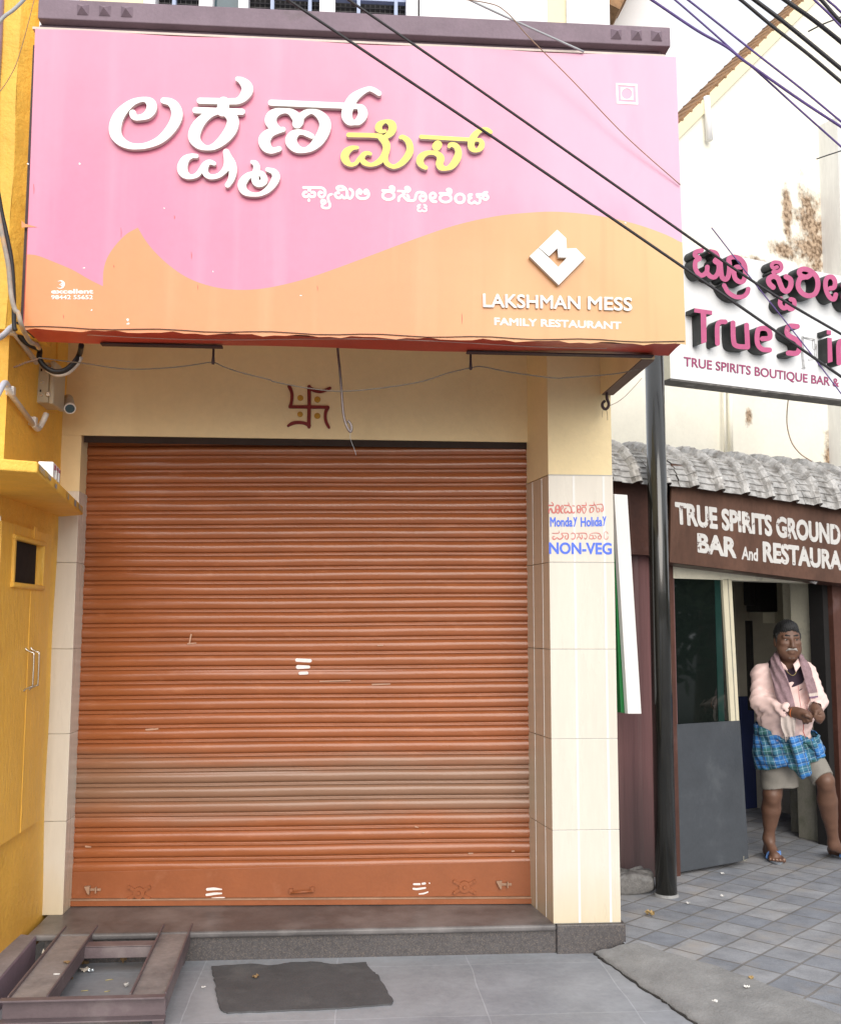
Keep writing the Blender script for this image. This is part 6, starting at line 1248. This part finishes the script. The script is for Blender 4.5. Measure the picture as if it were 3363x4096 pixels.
for s_ in (-1, 1): q.cap(H(s_*.073, .010, .04), H(s_*.075, .012, -.018), .013, .006, .008)
q.warp(lambda x, y, z: .0016*np.sin(x*290+z*60)*np.sin(y*270)*np.sin(z*250+x*80)+.0012*np.sin(420*(x-.5*y)+120*z)); q.build('hair', m_hair, man)
q = small('moustache', m_mous, [(H(0, .099, -.047), H(.022, .094, -.049), .006, .0065, 'c'), (H(.022, .094, -.049), H(.037, .080, -.061), .0065, .0035, 'c'), (H(0, .099, -.047), H(-.022, .094, -.049), .006, .0065, 'c'), (H(-.022, .094, -.049), H(-.037, .080, -.061), .0065, .0035, 'c')]); q.build('moustache', m_mous, man)
q = small('stubble', m_mous, [(H(.015, .074, -.106), H(-.015, .074, -.106), .007, .007, 'c')]); q.build('chin_stubble', mat('grey_stubble', (.16, .12, .10), .9, .3, 80), man)
# vest, shirt with collar and rolled cuffs
q = Field(LO+[.1, .2, .9], HI-[.1, .2, 0], .006); q.ell(J(3140, 2752, -.05), AX, (.145, .112, .24), 0); q.cap(J(3060, 2700, -.05), J(3215, 2695, -.06), .05, .05, .04); q.ell(J(3152, 2640, .02), AX, (.052, .09, .06), .01, 'cut'); q.build('vest', m_vest, man)
q = Field(LO+[.1, .1, .75], HI-[.1, .1, 0], .0052)
q.ell(J(3130, 2755, -.055), AX, (.168, .122, .17), 0); q.ell(J(3138, 2850, -.03), AX, (.182, .150, .125), .06); q.cap(J(3138, 2880, -.04), J(3142, 2950, -.05), .165, .15, .05)
q.cap(J(3058, 2697, -.05), J(3208, 2692, -.07), .060, .058, .05); q.cap(J(3110, 2672, -.06), J(3195, 2672, -.07), .045, .045, .05)
cuR, cuL = elR*.22+wrR*.78, elL*.25+wrL*.75
q.chain([(shR, .066), (elR, .060)], .04); q.chain([(elR, .060), (cuR, .050)], .03); q.chain([(shL, .064), (elL, .056)], .04); q.chain([(elL, .056), (cuL, .049)], .02)
q.cap(elR*.36+wrR*.64, cuR, .054, .058, .006); q.cap(elL*.42+wrL*.58, cuL, .052, .054, .006)
for a, b in ((elR, cuR), (elL, cuL)): d = (b-a)/np.linalg.norm(b-a); q.cap(b+d*.012, b+d*.14, .040, .046, 0, 'cut')
for w_ in (-.025, 0, .03, .06): q.cap(J(3158, 2648, .045+w_), J(3170, 2690, .078+w_), .044, .034, 0, 'cut'); q.cap(J(3170, 2690, .078+w_), J(3188, 2745, .095+w_), .034, .012, 0, 'cut'); q.cap(J(3152, 2660, -.03), J(3152, 2600, -.02), .060, .062, .01, 'cut')
fold = lambda x, y, z: .0036*np.sin(62*z+38*x+6*np.sin(21*y+9*x))*np.clip(np.sin(9*x+7*z+1)+.55, 0, 1.3)+.0022*np.sin(120*z-70*x+30*y)
q.warp(fold); q.build('shirt', m_shirt, man)
def colr(name, pts, rad, m, flat=.45):
    b = MB(); P_ = spline(pts, 6); b.tube(P_, rad, 10); return b.build(name, m, man)
b = MB()
def flap(pa, pb, wa, wb):     # collar leaf: neck edge pa -> point, falling outwards
    A = spline(pa, 6); B = spline(pb, 6)
    b.grid(lambda u, v: A[int(round(u*(len(A)-1)))]*(1-v)+B[int(round(u*(len(A)-1)))]*v+WVc*.008*math.sin(v*math.pi), len(A)-1, 5)
flap([J(3108, 2630, -.08), J(3112, 2636, .0), J(3126, 2650, .055), J(3140, 2662, .085)], [J(3086, 2650, -.07), J(3096, 2660, .02), J(3116, 2674, .075), J(3148, 2682, .105)], 0, 0)
flap([J(3192, 2624, -.08), J(3190, 2632, .0), J(3180, 2646, .05), J(3171, 2656, .085)], [J(3212, 2646, -.07), J(3206, 2656, .02), J(3198, 2666, .07), J(3182, 2688, .11)], 0, 0)
o = b.build('collar', m_shirt, man); sm = o.modifiers.new('thickness', 'SOLIDIFY'); sm.thickness = .004
m_ = YP(0)
colr('placket', [J(3190, 2742, .118), J(3195, 2790, .128), J(3203, 2840, .128), J(3208, 2890, .125)], .0022, m_shirtline)
colr('hanging_cord', [J(3211, 2893, .15), J(3212, 2912, .142), J(3210, 2925, .14), J(3215, 2938, .135), J(3220, 2950, .13)], .0022, mat('red_cord', (.50, .04, .03), .7))
b = MB(); dR = (wrR-elR)/np.linalg.norm(wrR-elR); e1 = np.cross(dR, ZV); e1 /= np.linalg.norm(e1); e2 = np.cross(dR, e1); cb_ = wrR+dR*.006
b.tube([cb_+e1*.0335*math.cos(k*.3142)+e2*.0335*math.sin(k*.3142) for k in range(21)], .0032, 6); b.build('wrist_thread', m_band, man)
b = MB(); b.tube(spline([J(3128, 2660, .06), J(3150, 2690, .075), J(3168, 2702, .085), J(3182, 2690, .075), J(3188, 2660, .05)], 6), .0022, 6); b.build('neck_chain', mat('thin_chain', (.35, .28, .12), .4, metal=.6), man)
# towel round the neck: a folded ribbon
path = [(J(3155, 2944, .150), .034), (J(3150, 2900, .170), .044), (J(3150, 2840, .165), .046), (J(3133, 2780, .145), .052), (J(3118, 2720, .118), .050), (J(3102, 2670, .070), .044), (J(3097, 2628, .0), .036), (J(3116, 2612, -.085), .032), (J(3152, 2610, -.12), .032), (J(3186, 2616, -.085), .032), (J(3206, 2640, .0), .034), (J(3222, 2676, .052), .038), (J(3238, 2730, .080), .040), (J(3250, 2785, .085), .036), (J(3252, 2826, .085), .032)]
SPn = spline([np.append(a, w) for a, w in path], 8); cenT = J(3150, 2720, -.06)
b = MB(); N_ = len(SPn)-1; M_ = 26
def rib(u, v):
    i = int(round(v*N_)); c = SPn[i]; t = SPn[min(i+1, N_)][:3]-SPn[max(i-1, 0)][:3]; t /= np.linalg.norm(t)
    out = c[:3]-cenT; out[2] *= .25; out -= t*(out@t); out /= np.linalg.norm(out)+1e-9; sd_ = np.cross(t, out)
    a = u*2*math.pi; k = math.cos(a); fo = .006*math.sin(k*7+i*.25)+.004*math.sin(k*15+i*.4)
    return c[:3]+sd_*c[3]*k+out*(.013*math.sin(a)+(fo if math.sin(a) > 0 else fo*.5))
nb = len(b.f); b.grid(rib, M_, N_)
for f_ in range(nb, len(b.f)):
    v = (f_-nb)//M_/N_; b.m[f_] = 1 if v < .115 or v > .945 else (2 if .118 < v < .125 or .925 < v < .932 else (1 if .905 < v < .925 else 0))
sc_ = b.build('towel_scarf', [m_scarf, m_scarfend, m_scarfline], man, fix=False)
b = MB(); c = SPn[0]
for k in range(16):
    x = (k/15-.5)*2*c[3]*.95; p = c[:3]+UVc*x+WVc*random.uniform(-.006, .012); b.tube([p+ZV*.01, p-ZV*random.uniform(.015, .04)+UVc*random.uniform(-.006, .006)], [.0028, .001], 5)
b.build('fringe', m_scarfend, sc_)
# shorts
q = Field(LO+[.1, 0, .3], HI-[.1, 0, .5], .0055)
q.cap(hipR+ZV*.03, J(3118, 3152, -.06), .108, .118, 0, flat=True); q.cap(hipL+ZV*.02, kneeL*.93+hipL*.07-ZV*.004, .105, .074, .03, flat=True)
dn = J(3118, 3152, -.06)-hipR; q.cap(J(3118, 3152, -.06)-ZV*.05, J(3116, 3190, -.06), .106, .112, 0, 'cut')
q.warp(lambda x, y, z: .0035*np.sin(55*z+30*x)*np.sin(25*y+20*x)); q.build('shorts', m_shorts, man)
# checked cloth folded up round the waist, with a knot and hanging tail
TH = [-180, -90, -40, 0, 30, 60, 90, 180]; YT = [2905, 2893, 2914, 2948, 2955, 2946, 2936, 2905]; YB = [3062, 3086, 3076, 3052, 3042, 3034, 3024, 3062]
zpx = lambda py: float(J(3140, py, 0)[2]); kx, kz = .045, zpx(2958)
def cloth(u, v):
    th = (u-.5)*360; a = math.radians(th); zt_, zb_ = zpx(np.interp(th, TH, YT)), zpx(np.interp(th, TH, YB)); t = v/.9 if v < .9 else 1.0; z = zt_+(zb_-zt_)*t
    ru = np.interp(t, [0, .08, .2, .55, .85, 1], [.190, .203, .199, .220, .218, .205]); rw = np.interp(t, [0, .08, .2, .55, .85, 1], [.155, .170, .163, .178, .175, .162])
    if v > .9: ru *= 1-.5*(v-.9); rw *= 1-.5*(v-.9); z += .012*(v-.9)*10
    c = J(3144+8*t, 2960, -.055); x = ru*math.sin(a); ang = math.atan2(z-kz, x-kx); dist = math.hypot(z-kz, x-kx); fr = max(0, math.cos(a))**.5*min(1, dist/.07)
    d = fr*(.0075*math.sin(11*ang+1.3*math.sin(9*dist*8))+.0035*math.sin(23*ang+2))+.004*math.sin(7*a+6*t)*t+.004*math.sin(17*a-9*t)
    q = c*np.array([1, 1, 0])+ZV*z+UVc*(x+d*math.sin(a))+WVc*((rw+d)*math.cos(a)); return q
b = MB(); b.grid(cloth, 160, 60); o = b.build('waist_cloth', m_plaid, man, fix=False); sm = o.modifiers.new('thickness', 'SOLIDIFY'); sm.thickness = .003
q = Field(LO+[.1, 0, .3], HI-[.05, 0, .4], .005)
q.chain([(J(3140, 2950, .110), .016), (J(3165, 2957, .130), .028), (J(3190, 2956, .125), .020), (J(3225, 2950, .10), .013)], .015)
q.chain([(J(3168, 2962, .130), .026), (J(3184, 2990, .142), .034), (J(3202, 3035, .146), .044), (J(3216, 3084, .140), .040)], .015)
q.chain([(J(3160, 3020, .11), .016), (J(3176, 3060, .125), .030), (J(3206, 3096, .125), .028)], .02); q.chain([(J(3222, 2958, .10), .018), (J(3252, 2982, .085), .026), (J(3272, 3010, .06), .022)], .015)
q.warp(lambda x, y, z: .0055*np.sin(95*((x*UVc[0]+y*UVc[1])+.22*z))+.002*np.sin(60*z+40*x)); q.build('cloth_knot', m_plaid, man)
# sandals
def sandal(h_, b_, td, tsd, strap):
    P_ = []; L_ = np.linalg.norm((b_-h_)[:2])+.10
    for k in range(28):
        a = k/28*2*math.pi; f = (math.cos(a)*.5+.5); wd_ = .036+.010*f; P_.append(h_*np.array([1, 1, 0])+ZV*.0515-td*.04+td*(L_+.035)*f+tsd*wd_*math.sin(a)*1.05)
    b = MB(); b.slab(P_, (0, 0, .011)); o_ = b.build('sandal', m_sole, man, bevel=.002)
    if strap:
        b = MB(); tg = b_+td*.012+tsd*.028+ZV*.006
        for sg_ in (-1, 1): b.tube(spline([b_-td*.045+tsd*sg_*.045-ZV*.02, b_-td*.03+tsd*sg_*.038+ZV*.015, b_-td*.005+tsd*(sg_*.02+.010)+ZV*.034, tg+ZV*.020], 5), [.0075]*16, 8)
        b.tube([tg+ZV*.022, tg-ZV*.02], .005, 6); b.build('strap', m_strap, o_)
sandal(hR, bR, tdir, tside, True); sandal(hL, bL, td2, ts2, True)
for (c, r_) in toes:
    b = MB(); c2 = c+tdir*r_*.55+ZV*r_*.55; b.grid(lambda u, v: c2+tside*r_*.6*math.cos(u*6.2832)*math.sin(v*math.pi)+tdir*r_*.5*math.sin(u*6.2832)*math.sin(v*math.pi)+ZV*r_*.45*math.cos(v*math.pi), 10, 6); b.build('toenail', m_nail, man)
